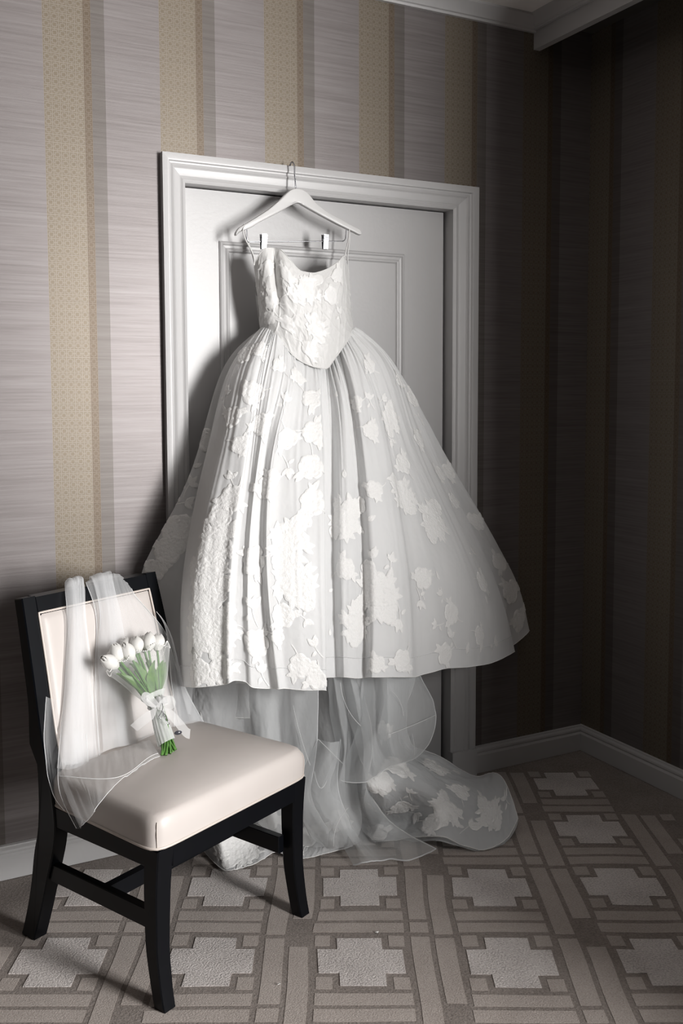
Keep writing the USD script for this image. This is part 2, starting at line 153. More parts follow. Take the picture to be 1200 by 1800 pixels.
 "veil_f": [[[0.7687,-0.1995,0.7841],[0.7787,-0.2102,0.7686],[0.7967,-0.199,0.7391]],[[0.7948,-0.2043,0.7239],[0.803,-0.221,0.71],[0.8163,-0.2087,0.672]],[[0.7975,-0.2333,0.6139],[0.8143,-0.2439,0.606],[0.8367,-0.2253,0.5727]],[[0.7959,-0.266,0.5237],[0.8287,-0.2683,0.5192],[0.8722,-0.2341,0.4938]],[[0.7815,-0.303,0.4552],[0.8346,-0.2929,0.4428],[0.9118,-0.2423,0.4132]]],
}
LINES = {
 "creases": [[[1.1874,-0.4,0.4002],[1.2231,-0.41,0.3597],[1.2624,-0.41,0.3164]],[[1.2539,-0.41,0.5627],[1.2673,-0.42,0.4954],[1.311,-0.43,0.4298]],[[1.591,-0.4,0.408],[1.4592,-0.47,0.4177],[1.3692,-0.49,0.4119]],[[1.4693,-0.46,0.3884],[1.4836,-0.45,0.344],[1.5002,-0.42,0.2971]],[[1.1769,-0.39,0.3047],[1.1929,-0.41,0.2577],[1.2128,-0.4,0.2723]],[[1.2633,-0.44,0.1949],[1.2206,-0.45,0.1566],[1.2042,-0.46,0.0998]],[[1.1154,-0.38,0.5074],[1.1395,-0.385,0.4036],[1.1641,-0.39,0.3242]],[[1.3982,-0.46,0.5297],[1.4295,-0.46,0.4888],[1.4334,-0.47,0.4532]]],
 "veil_fold": [[0.4182,-0.5642,0.499],[0.4732,-0.6083,0.499],[0.5438,-0.6243,0.494],[0.6086,-0.58,0.497],[0.6704,-0.5316,0.498]],
 "strap_left": [[1.1054,-0.062,1.921],[1.0983,-0.07,1.902],[1.1107,-0.08,1.8636],[1.1268,-0.085,1.8019]],
 "strap_left_b": [[1.1121,-0.045,1.924],[1.1195,-0.04,1.901],[1.132,-0.05,1.8516],[1.1427,-0.055,1.7993]],
 "strap_right": [[1.4715,-0.062,1.9391],[1.4651,-0.07,1.9156],[1.441,-0.1,1.8737],[1.4264,-0.112,1.8407]],
 "strap_right_b": [[1.4804,-0.045,1.9422],[1.4803,-0.045,1.911],[1.4738,-0.045,1.8555],[1.4706,-0.055,1.8082],[1.4699,-0.06,1.7654]],
 "hanger_out": [[1.0742,-0.055,1.8904],[1.078,-0.055,1.9028],[1.0894,-0.055,1.9174],[1.1101,-0.055,1.9293],[1.1481,-0.055,1.953],[1.1866,-0.055,1.9787],[1.2196,-0.055,2.006],[1.2451,-0.055,2.031],[1.2629,-0.055,2.0467],[1.2826,-0.055,2.0538],[1.3044,-0.055,2.0522],[1.3262,-0.055,2.04],[1.3501,-0.055,2.0136],[1.3885,-0.055,1.9899],[1.446,-0.055,1.9673],[1.4878,-0.055,1.9504],[1.511,-0.055,1.943],[1.5194,-0.055,1.9307],[1.5173,-0.055,1.9214],[1.5067,-0.055,1.9243],[1.4772,-0.055,1.935],[1.4253,-0.055,1.953],[1.3641,-0.055,1.9771],[1.3139,-0.055,1.9981],[1.2882,-0.055,2.0101],[1.2664,-0.055,1.9994],[1.2154,-0.055,1.9688],[1.1575,-0.055,1.9381],[1.125,-0.055,1.9165],[1.1061,-0.055,1.91],[1.0911,-0.055,1.9037],[1.0816,-0.055,1.8892]],
 "hook": [[1.2845,-0.055,2.0504],[1.2827,-0.055,2.0732],[1.28,-0.055,2.0993],[1.2804,-0.05,2.1198],[1.2859,-0.036,2.1338]],
 "bar": [[1.1166,-0.055,1.9194],[1.1171,-0.055,1.883],[1.1246,-0.055,1.8766],[1.2833,-0.055,1.8873],[1.45,-0.055,1.9021],[1.4604,-0.055,1.9083],[1.4637,-0.055,1.9413]],
 "clips": [[1.1724,-0.055,1.9043],[1.172,-0.055,1.857],[1.3851,-0.055,1.9176],[1.3879,-0.055,1.8708]],
 "tulips": [[0.5624,-0.3991,0.7281],[0.608,-0.3859,0.6929],[0.6031,-0.362,0.7487],[0.6181,-0.3767,0.7029],[0.5927,-0.3466,0.7233],[0.6189,-0.3669,0.6926],[0.6282,-0.3704,0.7491],[0.6498,-0.3777,0.7035],[0.6475,-0.3079,0.746],[0.6521,-0.3408,0.7095],[0.6698,-0.336,0.7545],[0.6724,-0.352,0.7127],[0.6689,-0.2975,0.7378],[0.6733,-0.325,0.7028],[0.7155,-0.3136,0.7549],[0.7046,-0.3376,0.7112],[0.7057,-0.2791,0.7386],[0.7006,-0.3122,0.7024],[0.7474,-0.2916,0.7412],[0.7344,-0.3168,0.7023]],
 "wrapL": [[0.5772,-0.396,0.6937],[0.6121,-0.4086,0.6588],[0.6475,-0.4202,0.6248],[0.6729,-0.4306,0.598],[0.6804,-0.441,0.5815],[0.6793,-0.4688,0.5492],[0.6817,-0.5042,0.5061]],
 "wrapR": [[0.7745,-0.2964,0.6986],[0.7571,-0.3354,0.6624],[0.7384,-0.3738,0.6278],[0.7193,-0.4092,0.5968],[0.7134,-0.4276,0.5784],[0.7198,-0.4507,0.5475],[0.7266,-0.4815,0.5073]],
 "stem_end": [[0.68,-0.529,0.4909],[0.6888,-0.5191,0.4844],[0.6929,-0.5257,0.4875],[0.7029,-0.5125,0.4841],[0.7069,-0.5192,0.4872],[0.717,-0.506,0.4838],[0.7221,-0.5093,0.4901],[0.692,-0.5033,0.4814],[0.7098,-0.4948,0.4813],[0.7231,-0.4864,0.4836]],
 "tie": [[0.6831,-0.4319,0.5906],[0.7106,-0.4222,0.5865],[0.6876,-0.464,0.5964]],
 "leaves": [[0.6923,-0.4168,0.6032],[0.6597,-0.4099,0.6399],[0.6118,-0.4054,0.6792],[0.6929,-0.4256,0.6057],[0.6801,-0.4037,0.6522],[0.6571,-0.3787,0.6981],[0.6939,-0.4276,0.6061],[0.69,-0.4062,0.6468],[0.7151,-0.3601,0.6903],[0.701,-0.419,0.6056],[0.7171,-0.3828,0.6458],[0.7449,-0.3395,0.6811],[0.6931,-0.4087,0.5992],[0.6475,-0.3936,0.6464],[0.6031,-0.392,0.6769],[0.7019,-0.4053,0.6015],[0.682,-0.3751,0.6519],[0.646,-0.3623,0.6908],[0.7052,-0.4043,0.6007],[0.7118,-0.3685,0.6459],[0.6962,-0.3385,0.6936],[0.7091,-0.3967,0.601],[0.7347,-0.3549,0.6389],[0.7568,-0.3208,0.6699]],
 "bow": [[0.6855,-0.4712,0.5974],[0.6633,-0.4814,0.6144],[0.6514,-0.4823,0.6285],[0.6626,-0.4638,0.6274],[0.6772,-0.4643,0.6102],[0.6855,-0.4712,0.5974],[0.6872,-0.4707,0.597],[0.7066,-0.4672,0.6065],[0.7263,-0.4631,0.6084],[0.7287,-0.4595,0.5947],[0.71,-0.4654,0.5903],[0.6872,-0.4707,0.597],[0.6829,-0.4751,0.5959],[0.6644,-0.497,0.5905],[0.6445,-0.5092,0.5841],[0.6312,-0.5143,0.579],[0.6196,-0.519,0.5736],[0.6112,-0.5229,0.5704],[0.6894,-0.4732,0.5944],[0.7136,-0.4781,0.5814],[0.7323,-0.4808,0.5609],[0.7469,-0.4824,0.5408],[0.7604,-0.478,0.5217],[0.7763,-0.4669,0.5093]],
 "pin": [[0.7009,-0.4708,0.6054],[0.6994,-0.4807,0.598],[0.6866,-0.4974,0.5856],[0.6787,-0.5034,0.5797],[0.6955,-0.4932,0.5904],[0.6885,-0.5007,0.5773],[0.6827,-0.5001,0.578]],
 "pendant": [[0.7009,-0.4847,0.5809],[0.7034,-0.4911,0.5719],[0.7062,-0.4964,0.564],[0.71,-0.4982,0.5564]],
 "charm": [[0.7377,-0.4861,0.5252]],
 "scraps": [[1.1837,-0.7541,0.003],[0.8662,-0.8383,0.003]],
}
LACE = {
 "skirt": [[1.674,-0.26,0.995,0.052,"big",10],[1.599,-0.273,1.055,0.02,"sprig",120],[1.385,-0.396,0.813,0.055,"big",80],[1.444,-0.377,0.901,0.025,"sprig",60],[1.451,-0.415,0.727,0.03,"sprig",250],[1.58,-0.339,0.827,0.032,"rose",0],[1.562,-0.356,0.762,0.026,"sprig",260],[1.649,-0.321,0.829,0.022,"leaf",100],[1.696,-0.33,0.703,0.032,"rose",40],[1.654,-0.334,0.768,0.02,"sprig",110],[1.618,-0.36,0.68,0.022,"sprig",160],[1.877,-0.183,0.866,0.026,"sprig",30],[1.905,-0.203,0.765,0.034,"rose",80],[1.915,-0.215,0.703,0.024,"leaf",280],[1.843,-0.277,0.601,0.03,"rose",10],[1.94,-0.23,0.549,0.028,"sprig",20],[1.649,-0.366,0.586,0.03,"rose",60],[1.687,-0.345,0.63,0.026,"sprig",100],[1.767,-0.317,0.577,0.03,"leaf",60],[1.536,-0.281,1.091,0.042,"big",90],[1.566,-0.246,1.182,0.03,"rose",20],[1.487,-0.299,1.145,0.024,"leaf",170],[1.536,-0.217,1.326,0.034,"big",30],[1.441,-0.259,1.294,0.026,"rose",0],[1.524,-0.237,1.261,0.022,"sprig",300],[1.452,-0.227,1.39,0.022,"sprig",80],[1.681,-0.148,1.257,0.03,"rose",60],[1.623,-0.125,1.448,0.024,"rose",30],[1.686,-0.098,1.389,0.026,"rose",10],[1.72,-0.1,1.316,0.022,"sprig",300],[1.779,-0.128,1.135,0.026,"rose",0],[1.834,-0.132,1.04,0.028,"rose",40],[1.407,-0.224,1.375,0.02,"rose",0],[1.365,-0.173,1.405,0.016,"leaf",90],[1.34,-0.27,1.162,0.02,"leaf",100],[1.328,-0.309,1.033,0.048,"big",0],[1.399,-0.339,1.029,0.024,"leaf",20],[1.301,-0.346,0.886,0.03,"rose",20],[1.268,-0.321,0.819,0.014,"leaf",30],[1.251,-0.348,0.699,0.014,"leaf",100],[1.324,-0.381,0.727,0.04,"big",40],[1.361,-0.434,0.61,0.024,"rose",0],[1.451,-0.433,0.607,0.03,"rose",60],[1.42,-0.315,1.113,0.025,"rose",10],[1.384,-0.369,0.916,0.03,"sprig",80],[1.104,-0.458,0.645,0.03,"rose",0],[1.146,-0.469,0.605,0.026,"rose",40],[1.148,-0.459,0.698,0.024,"sprig",100],[1.105,-0.386,0.989,0.05,"big",20],[1.102,-0.42,0.878,0.05,"big",80],[1.062,-0.426,0.787,0.03,"rose",0],[1.042,-0.436,0.729,0.02,"rose",10],[1.165,-0.371,1.055,0.026,"sprig",60],[1.001,-0.376,0.939,0.036,"rose",40],[0.982,-0.403,0.814,0.032,"sprig",80],[0.932,-0.292,1.063,0.034,"rose",0],[0.911,-0.316,0.984,0.045,"big",10],[0.876,-0.326,0.899,0.048,"big",120],[0.866,-0.341,0.82,0.045,"big",60],[0.849,-0.34,0.749,0.045,"big",0],[0.904,-0.378,0.749,0.045,"big",30],[0.841,-0.344,0.633,0.034,"rose",0],[0.9,-0.384,0.641,0.036,"rose",40],[0.99,-0.416,0.716,0.035,"rose",10],[0.999,-0.424,0.634,0.026,"sprig",90],[1.007,-0.199,1.34,0.03,"rose",0],[1.071,-0.217,1.407,0.032,"rose",10],[1.076,-0.252,1.318,0.03,"rose",60],[1.145,-0.277,1.274,0.03,"rose",0],[1.137,-0.311,1.189,0.026,"sprig",270],[1.155,-0.245,1.389,0.026,"sprig",80],[1.164,-0.194,1.493,0.02,"rose",0],[1.076,-0.326,1.164,0.028,"rose",30],[0.975,-0.269,1.164,0.024,"sprig",100],[0.966,-0.295,1.108,0.034,"rose",0],[1.057,-0.321,1.139,0.03,"rose",0],[1.257,-0.224,1.391,0.03,"rose",10],[1.238,-0.273,1.291,0.035,"rose",50],[1.208,-0.316,1.192,0.036,"rose",10],[1.194,-0.356,1.095,0.036,"rose",70],[1.127,-0.446,0.771,0.02,"sprig",300],[1.079,-0.127,1.525,0.03,"rose",0],[1.115,-0.156,1.543,0.026,"rose",0],[1.013,-0.137,1.408,0.026,"sprig",70],[1.013,-0.25,1.259,0.024,"rose",0],[1.482,-0.168,1.495,0.024,"rose",0],[1.512,-0.205,1.389,0.022,"sprig",0],[1.221,-0.191,1.46,0.026,"rose",0]],
 "back_skirt": [[0.878,-0.071,0.998,0.04,"rose",0],[0.848,-0.077,0.939,0.04,"rose",30],[0.922,-0.054,1.132,0.026,"sprig",60],[0.948,-0.055,1.187,0.022,"leaf",30],[0.906,-0.06,1.077,0.026,"sprig",10],[0.977,-0.056,1.267,0.03,"rose",0],[0.803,-0.074,0.881,0.03,"rose",0],[2.084,-0.061,0.793,0.035,"rose",20],[2.135,-0.063,0.682,0.04,"rose",50],[2.17,-0.069,0.573,0.035,"rose",0],[1.978,-0.063,0.949,0.035,"rose",0],[1.859,-0.061,1.13,0.03,"rose",20],[1.717,-0.049,1.402,0.03,"rose",20]],
 "bodice": [[1.278,-0.156,1.731,0.035,"big",0],[1.228,-0.159,1.708,0.026,"rose",0],[1.307,-0.158,1.608,0.03,"big",60],[1.354,-0.158,1.712,0.026,"rose",0],[1.28,-0.161,1.542,0.028,"rose",20],[1.167,-0.131,1.693,0.024,"rose",0],[1.207,-0.145,1.623,0.024,"rose",30],[1.207,-0.154,1.768,0.024,"rose",0],[1.384,-0.145,1.78,0.026,"rose",0],[1.392,-0.142,1.66,0.022,"sprig",60],[1.156,-0.122,1.79,0.026,"rose",0],[1.277,-0.155,1.636,0.02,"sprig",80],[1.164,-0.117,1.64,0.02,"rose",10]],
 "train": [[1.452,-0.317,0.355,0.028,"rose",0],[1.496,-0.343,0.113,0.034,"rose",20],[1.565,-0.327,0.071,0.03,"sprig",300],[1.506,-0.388,0.169,0.026,"sprig",60],[1.579,-0.398,0.057,0.03,"rose",60],[1.426,-0.311,0.025,0.032,"rose",0],[1.475,-0.363,0.251,0.035,"rose",0],[1.674,-0.278,0.186,0.04,"big",10],[1.783,-0.219,0.128,0.03,"sprig",330],[1.645,-0.388,0.095,0.04,"big",20],[1.706,-0.424,0.039,0.034,"sprig",20],[1.814,-0.387,0.037,0.045,"big",60],[1.897,-0.356,0.063,0.03,"sprig",80],[1.836,-0.294,0.066,0.022,"leaf",90],[1.346,-0.418,0.244,0.03,"rose",0],[1.423,-0.27,0.101,0.03,"rose",30],[1.398,-0.424,0.244,0.03,"rose",10],[1.744,-0.311,0.099,0.03,"rose",0]],
 "train_left": [[1.021,-0.222,0.028,0.05,"big",0],[0.951,-0.218,0.044,0.034,"rose",40],[0.908,-0.167,0.391,0.03,"rose",0],[1.095,-0.244,0.12,0.03,"rose",0],[1.217,-0.262,0.039,0.035,"rose",0],[1.302,-0.308,0.095,0.03,"rose",0]],
}

# ---------------------------------------------------------------- materials
def M(name, nodes, links=(), surface=None): return usdkit.material(stage, f"/World/Looks/{name}", nodes, links, surface)
def plain(name, col, rough=.5, bump=0.0, bscale=60, **kw):
    nodes = {"p": ("principled_bsdf", {"base_color": col, "roughness": rough, **kw}), "g": ("geometry", {}),
             "n": ("noise_texture", {"scale": bscale, "detail": 4.0}), "b": ("bump", {"strength": bump, "distance": .002})}
    links = [("g.position", "n.vector"), ("n.fac", "b.height"), ("b.normal", "p.normal")] if bump else []
    if not bump: nodes = {"p": nodes["p"]}
    return M(name, nodes, links, "p.BSDF")
white_paint = plain("white_paint", (.45, .444, .445), .38, .12, 90)
ceiling_paint = plain("ceiling_paint", (.86, .83, .81), .7, .1, 120)
hanger_white = plain("hanger_white", (.53, .525, .52), .35, .06, 120)
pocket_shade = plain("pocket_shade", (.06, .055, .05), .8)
dark_gap = plain("dark_gap", (.01, .01, .01), .8)
clip_steel = plain("clip_steel", (.26, .26, .275), .34, metallic=1.0)
chrome = plain("chrome", (.42, .42, .44), .26, metallic=1.0)
black_lacquer = M("black_lacquer", {"p": ("principled_bsdf", {"roughness": .34, "specular_ior_level": .2}), "g": ("geometry", {}),
    "n": ("noise_texture", {"scale": 22.0, "detail": 5.0}), "r": ("rgb_ramp", {"ramp": [(0, (.0015, .002, .003)), (.7, (.0025, .003, .0045)), (1, (.004, .004, .005))]}),
    "n2": ("noise_texture", {"scale": 160.0, "detail": 2.0}), "b": ("bump", {"strength": .08, "distance": .001})},
    [("g.position", "n.vector"), ("n.fac", "r.fac"), ("r.color", "p.base_color"), ("g.position", "n2.vector"), ("n2.fac", "b.height"), ("b.normal", "p.normal")], "p.BSDF")
cream_leather = M("cream_leather", {"p": ("principled_bsdf", {"roughness": .46, "specular_ior_level": .5}), "g": ("geometry", {}),
    "n": ("noise_texture", {"scale": 6.0, "detail": 3.0}), "r": ("rgb_ramp", {"ramp": [(.2, (.50, .455, .43)), (.8, (.54, .50, .475))]}),
    "v": ("noise_texture", {"scale": 700.0, "detail": 3.0}), "b": ("bump", {"strength": .12, "distance": .0006})},
    [("g.position", "n.vector"), ("n.fac", "r.fac"), ("r.color", "p.base_color"), ("g.position", "v.vector"), ("v.fac", "b.height"), ("b.normal", "p.normal")], "p.BSDF")
welt_leather = plain("welt_leather", (.56, .50, .455), .45)

def math_chain():
    nodes, links, n = {}, [], [0]
    def op(kind, a, b=None, c=None):
        n[0] += 1; k = f"m{n[0]}"; ins = {"math_type": kind}
        for i, x in enumerate((a, b, c)):
            if isinstance(x, str): links.append((x, f"{k}.value{i+1}"))
            elif x is not None: ins[f"value{i+1}"] = float(x)
        nodes[k] = ("math", ins); return f"{k}.value"
    return nodes, links, op

def wallpaper(name, axis, origin, sign):
    """Vertical stripes, period 0.338 m along the wall: a gold band of linked squares, a narrow brown one, a grey-taupe one and a wide slubbed silk one."""
    nodes, links, op = math_chain()
    nodes["g"] = ("geometry", {}); nodes["s"] = ("separate_xyz", {}); links.append(("g.position", "s.vector"))
    P = .338; C = .02262
    s = op("multiply_add", f"s.{axis}", sign, -origin * sign)
    t = op("floored_modulo", s, P)
    # squares
    u = op("absolute", op("subtract", op("fraction", op("divide", t, C)), .5)); w = op("absolute", op("subtract", op("fraction", op("divide", "s.z", C)), .5))
    m = op("maximum", u, w); mn = op("minimum", u, w)
    gridl = op("greater_than", m, .445)
    ring = op("multiply", op("greater_than", m, .22), op("less_than", m, .315))
    tick = op("multiply", op("multiply", op("greater_than", m, .315), op("less_than", mn, .045)), 1.0)
    line = op("maximum", op("maximum", gridl, ring), tick)
    in_gold = op("less_than", t, .136); in_narrow = op("multiply", op("greater_than", t, .1131), in_gold)
    in_taupe = op("multiply", op("greater_than", t, .136), op("less_than", t, .175)); in_silk = op("greater_than", t, .175)
    # slub
    nodes["cx"] = ("combine_xyz", {})
    links += [(op("multiply", s, 3.0), "cx.x"), (op("multiply", "s.z", 120.0), "cx.y")]
    nodes["slub"] = ("noise_texture", {"scale": 1.0, "detail": 5.0, "roughness": .65}); links.append(("cx.vector", "slub.vector"))
    nodes["cx2"] = ("combine_xyz", {}); links += [(op("multiply", s, 2.0), "cx2.x"), (op("multiply", "s.z", 26.0), "cx2.y")]
    nodes["slub2"] = ("noise_texture", {"scale": 1.0, "detail": 3.0}); links.append(("cx2.vector", "slub2.vector"))
    nodes["cx3"] = ("combine_xyz", {}); links += [(op("multiply", s, 900.0), "cx3.x"), (op("multiply", "s.z", 260.0), "cx3.y")]
    nodes["weave"] = ("noise_texture", {"scale": 1.0, "detail": 1.0}); links.append(("cx3.vector", "weave.vector"))
    nodes["silk"] = ("rgb_ramp", {"ramp": [(.25, SILK[0]), (.5, SILK[1]), (.75, SILK[2])]})
    links.append((op("add", op("multiply", "slub.fac", .62), op("add", op("multiply", "slub2.fac", .33), op("multiply", "weave.fac", .05))), "silk.fac"))
    nodes["gold"] = ("mix", {"color1": GOLD[0], "color2": GOLD[1]}); links.append((line, "gold.fac"))
    nodes["narrow"] = ("mix", {"mix_type": "multiply", "color2": NARROW}); links += [("gold.color", "narrow.color1"), (in_narrow, "narrow.fac")]
    nodes["taupe"] = ("mix", {"mix_type": "multiply", "color2": TAUPE}); links += [("silk.color", "taupe.color1"), (in_taupe, "taupe.fac")]
    nodes["all"] = ("mix", {}); links += [("taupe.color", "all.color1"), ("narrow.color", "all.color2"), (in_gold, "all.fac")]
    nodes["sl3"] = ("mix", {"mix_type": "multiply", "fac": .35}); links += [("all.color", "sl3.color1")]
    nodes["bwr"] = ("rgb_ramp", {"ramp": [(.3, (.72, .72, .72)), (.7, (1, 1, 1))]}); links += [("slub.fac", "bwr.fac"), ("bwr.color", "sl3.color2")]
    nodes["b"] = ("bump", {"strength": .25, "distance": .0008}); links.append((op("add", "slub.fac", op("multiply", op("multiply", line, in_gold), .3)), "b.height"))
    nodes["p"] = ("principled_bsdf", {"roughness": PEARL[1], "metallic": PEARL[0], "specular_ior_level": .4}); links += [("sl3.color", "p.base_color"), ("b.normal", "p.normal")]
    return M(name, nodes, links, "p.BSDF")
PEARL = (.36, .44)     # the paper is pearlescent: brightest where it mirrors the window softly
SILK = ((.134, .117, .114), (.177, .159, .157), (.210, .195, .193))
GOLD = ((.152, .124, .091), (.197, .171, .141)); NARROW = (.72, .66, .62); TAUPE = (.68, .67, .63)
paper_back = wallpaper("wallpaper_back", "x", .527, 1.0)
paper_right = wallpaper("wallpaper_right", "y", .008, -1.0)

def carpet(name, c0, c1, c2, bump, loop):
    return M(name, {"p": ("principled_bsdf", {"roughness": .95, "specular_ior_level": .1, "sheen_weight": .15}), "g": ("geometry", {}),
        "n": ("noise_texture", {"scale": loop, "detail": 3.0, "roughness": .6}), "n2": ("noise_texture", {"scale": 9.0, "detail": 3.0}), "a": ("math", {"math_type": "multiply_add", "value2": .72, "value3": 0.0}), "a2": ("math", {"math_type": "multiply_add", "value2": .28}),
        "r": ("rgb_ramp", {"ramp": [(.3, c0), (.5, c1), (.68, c2)]}), "b": ("bump", {"strength": bump, "distance": .004})},
        [("g.position", "n.vector"), ("g.position", "n2.vector"), ("n.fac", "a.value1"), ("n2.fac", "a2.value1"), ("a.value", "a2.value3"), ("a2.value", "r.fac"), ("r.color", "p.base_color"), ("n.fac", "b.height"), ("b.normal", "p.normal")], "p.BSDF")
carpet_dark = carpet("carpet_dark", (.15, .125, .11), (.22, .188, .168), (.28, .245, .223), .6, 170)
carpet_taupe = carpet("carpet_taupe", (.29, .25, .225), (.385, .338, .308), (.45, .40, .37), .45, 240)
carpet_light = carpet("carpet_light", (.32, .292, .28), (.57, .525, .505), (.72, .675, .655), .9, 190)

def fabric(name, col, opacity=1.0, translucent=.3, edge=0.0, rough=.6, crinkle=0.0, cscale=120, weave=0.15, sheen=.2):
    """Thin white cloth: diffuse and translucent, and see-through where the weave is open (more so looking straight at it than along it)."""
    nodes = {"p": ("principled_bsdf", {"base_color": col, "roughness": rough, "specular_ior_level": .35, "sheen_weight": sheen}), "t": ("translucent_bsdf", {"color": col}), "m": ("mix_closure", {"fac": translucent}),
             "g": ("geometry", {}), "n": ("noise_texture", {"scale": float(cscale), "detail": 4.0, "distortion": .6}), "w": ("noise_texture", {"scale": 900.0, "detail": 1.0}),
             "h": ("math", {"math_type": "multiply_add", "value2": weave}), "b": ("bump", {"strength": max(crinkle, .01), "distance": .004})}
    links = [("g.position", "n.vector"), ("g.position", "w.vector"), ("w.fac", "h.value1"), ("n.fac", "h.value3"), ("h.value", "b.height"), ("b.normal", "p.normal"), ("b.normal", "t.normal"), ("p.BSDF", "m.closure1"), ("t.BSDF", "m.closure2")]
    if opacity >= 1: return M(name, nodes, links, "m.closure")
    nodes |= {"x": ("transparent_bsdf", {}), "lw": ("layer_weight", {"blend": .35}), "o": ("math", {"math_type": "multiply_add", "value2": edge, "value3": opacity, "use_clamp": True}), "mm": ("mix_closure", {})}
    links += [("lw.facing", "o.value1"), ("o.value", "mm.fac"), ("x.BSDF", "mm.closure1"), ("m.closure", "mm.closure2")]
    return M(name, nodes, links, "mm.closure")
WHITE = (.86, .86, .855)
organza = fabric("organza", (.86, .865, .87), .86, .24, .1, .5, .10, 60)
organza_thin = fabric("organza_thin", (.90, .90, .90), .55, .4, .4, .5, .15, 60)
train_organza = fabric("train_organza", (.78, .795, .805), .72, .3, .25, .5, .1, 60)
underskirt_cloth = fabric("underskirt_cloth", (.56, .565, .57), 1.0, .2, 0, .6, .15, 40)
satin_lace = fabric("satin_lace", (.80, .795, .785), 1.0, .08, 0, .34, .25, 90, .1, .3)
satin = fabric("satin", (.69, .685, .675), 1.0, .08, 0, .42, .22, 60, .1)
lining_cloth = fabric("lining_cloth", (.88, .865, .84), 1.0, .1, 0, .6, .1, 40)
lace_cloth = fabric("lace_cloth", (.90, .895, .885), 1.0, .12, 0, .45, .5, 130, .2, .35)
tulle = fabric("tulle", (.86, .88, .89), .27, .4, .45, .6, 0, 60)
veil_sheer = fabric("veil_sheer", (.86, .87, .885), .07, .4, .4, .6, 0, 60)
veil_tulle = fabric("veil_tulle", (.86, .87, .885), .32, .4, .45, .6, 0, 60)
horsehair = fabric("horsehair", (.88, .885, .89), .95, .4, .2, .5, 0, 60)
petal_white = plain("petal_white", (.66, .65, .625), .45, .15, 90)
leaf_green = M("leaf_green", {"p": ("principled_bsdf", {"roughness": .4}), "t": ("translucent_bsdf", {"color": (.20, .34, .09)}), "m": ("mix_closure", {"fac": .25}), "g": ("geometry", {}), "n": ("noise_texture", {"scale": 60.0, "detail": 3.0}),
    "r": ("rgb_ramp", {"ramp": [(.3, (.06, .16, .03)), (.7, (.16, .31, .07))]})}, [("g.position", "n.vector"), ("n.fac", "r.fac"), ("r.color", "p.base_color"), ("p.BSDF", "m.closure1"), ("t.BSDF", "m.closure2")], "m.closure")
stem_green = plain("stem_green", (.09, .22, .045), .4)
wrap_organza = fabric("wrap_organza", (.86, .87, .87), .16, .4, .4, .5, 0, 60)
bow_organza = fabric("bow_organza", (.88, .88, .88), .45, .4, .4, .5, 0, 60)
ribbon_organza = fabric("ribbon_organza", (.90, .90, .905), .62, .4, .35, .5, 0, 60)
pearl = plain("pearl", (.85, .84, .82), .25)
dark_stone = plain("dark_stone", (.05, .05, .06), .2)

# ---------------------------------------------------------------- the room
XR, ZC = 2.534, 2.755            # right wall, ceiling
DOOR = dict(x0=.862, x1=2.010, top=2.130, ix0=.935, ix1=1.908, itop=2.046)   # the casing's outer and inner edges
HOLE = (DOOR["ix0"] - .002, DOOR["ix1"] + .002, DOOR["itop"] + .002)
w = cat(box(-1.6, HOLE[0], 0, .14, -.004, ZC), box(HOLE[1], XR + .14, 0, .14, -.004, ZC), box(HOLE[0], HOLE[1], 0, .14, HOLE[2], ZC))
setting(obj("wall_back", w, paper_back), "striped wallpapered wall that holds the white door", "wall")
setting(obj("wall_right", box(XR, XR + .14, BLOCK_Y, 0, -.004, ZC), paper_right), "dark striped wallpapered wall right of the door", "wall")
setting(obj("light_blocker", cat(box(BLOCK_X, XR + .14, BLOCK_Y - .12, BLOCK_Y, -.004, ZC), box(BLOCK_LOW, BLOCK_X, BLOCK_Y - .12, BLOCK_Y, -.004, 1.08)), paper_back), "added unseen blocker that keeps window light off the right side", "wall")  # stepped blocker out of view, added to shade the right corner and floor
fw = WIN
w = cat(box(-1.6, fw["x0"], fw["y"] - .14, fw["y"], -.004, ZC), box(fw["x1"], 4.2, fw["y"] - .14, fw["y"], -.004, ZC), box(fw["x0"], fw["x1"], fw["y"] - .14, fw["y"], -.004, fw["z0"]), box(fw["x0"], fw["x1"], fw["y"] - .14, fw["y"], fw["z1"], ZC))
setting(obj("wall_front", w, paper_back), "window wall behind the camera", "wall")
t = shell("window_1", "tall window of the wall behind the camera", "window")
fr = cat(box(fw["x0"] - .05, fw["x0"] + .03, fw["y"] - .06, fw["y"] + .02, fw["z0"] - .05, fw["z1"] + .05), box(fw["x1"] - .03, fw["x1"] + .05, fw["y"] - .06, fw["y"] + .02, fw["z0"] - .05, fw["z1"] + .05),
         box(fw["x0"] + .03, fw["x1"] - .03, fw["y"] - .06, fw["y"] + .02, fw["z0"] - .05, fw["z0"] + .03), box(fw["x0"] + .03, fw["x1"] - .03, fw["y"] - .06, fw["y"] + .02, fw["z1"] - .03, fw["z1"] + .05))
obj("window_frame", fr, white_paint, t)
setting(obj("ceiling", box(-1.6, XR + .14, -2.3, .14, ZC, ZC + .1), ceiling_paint), "plain pale ceiling above the door wall", "ceiling")

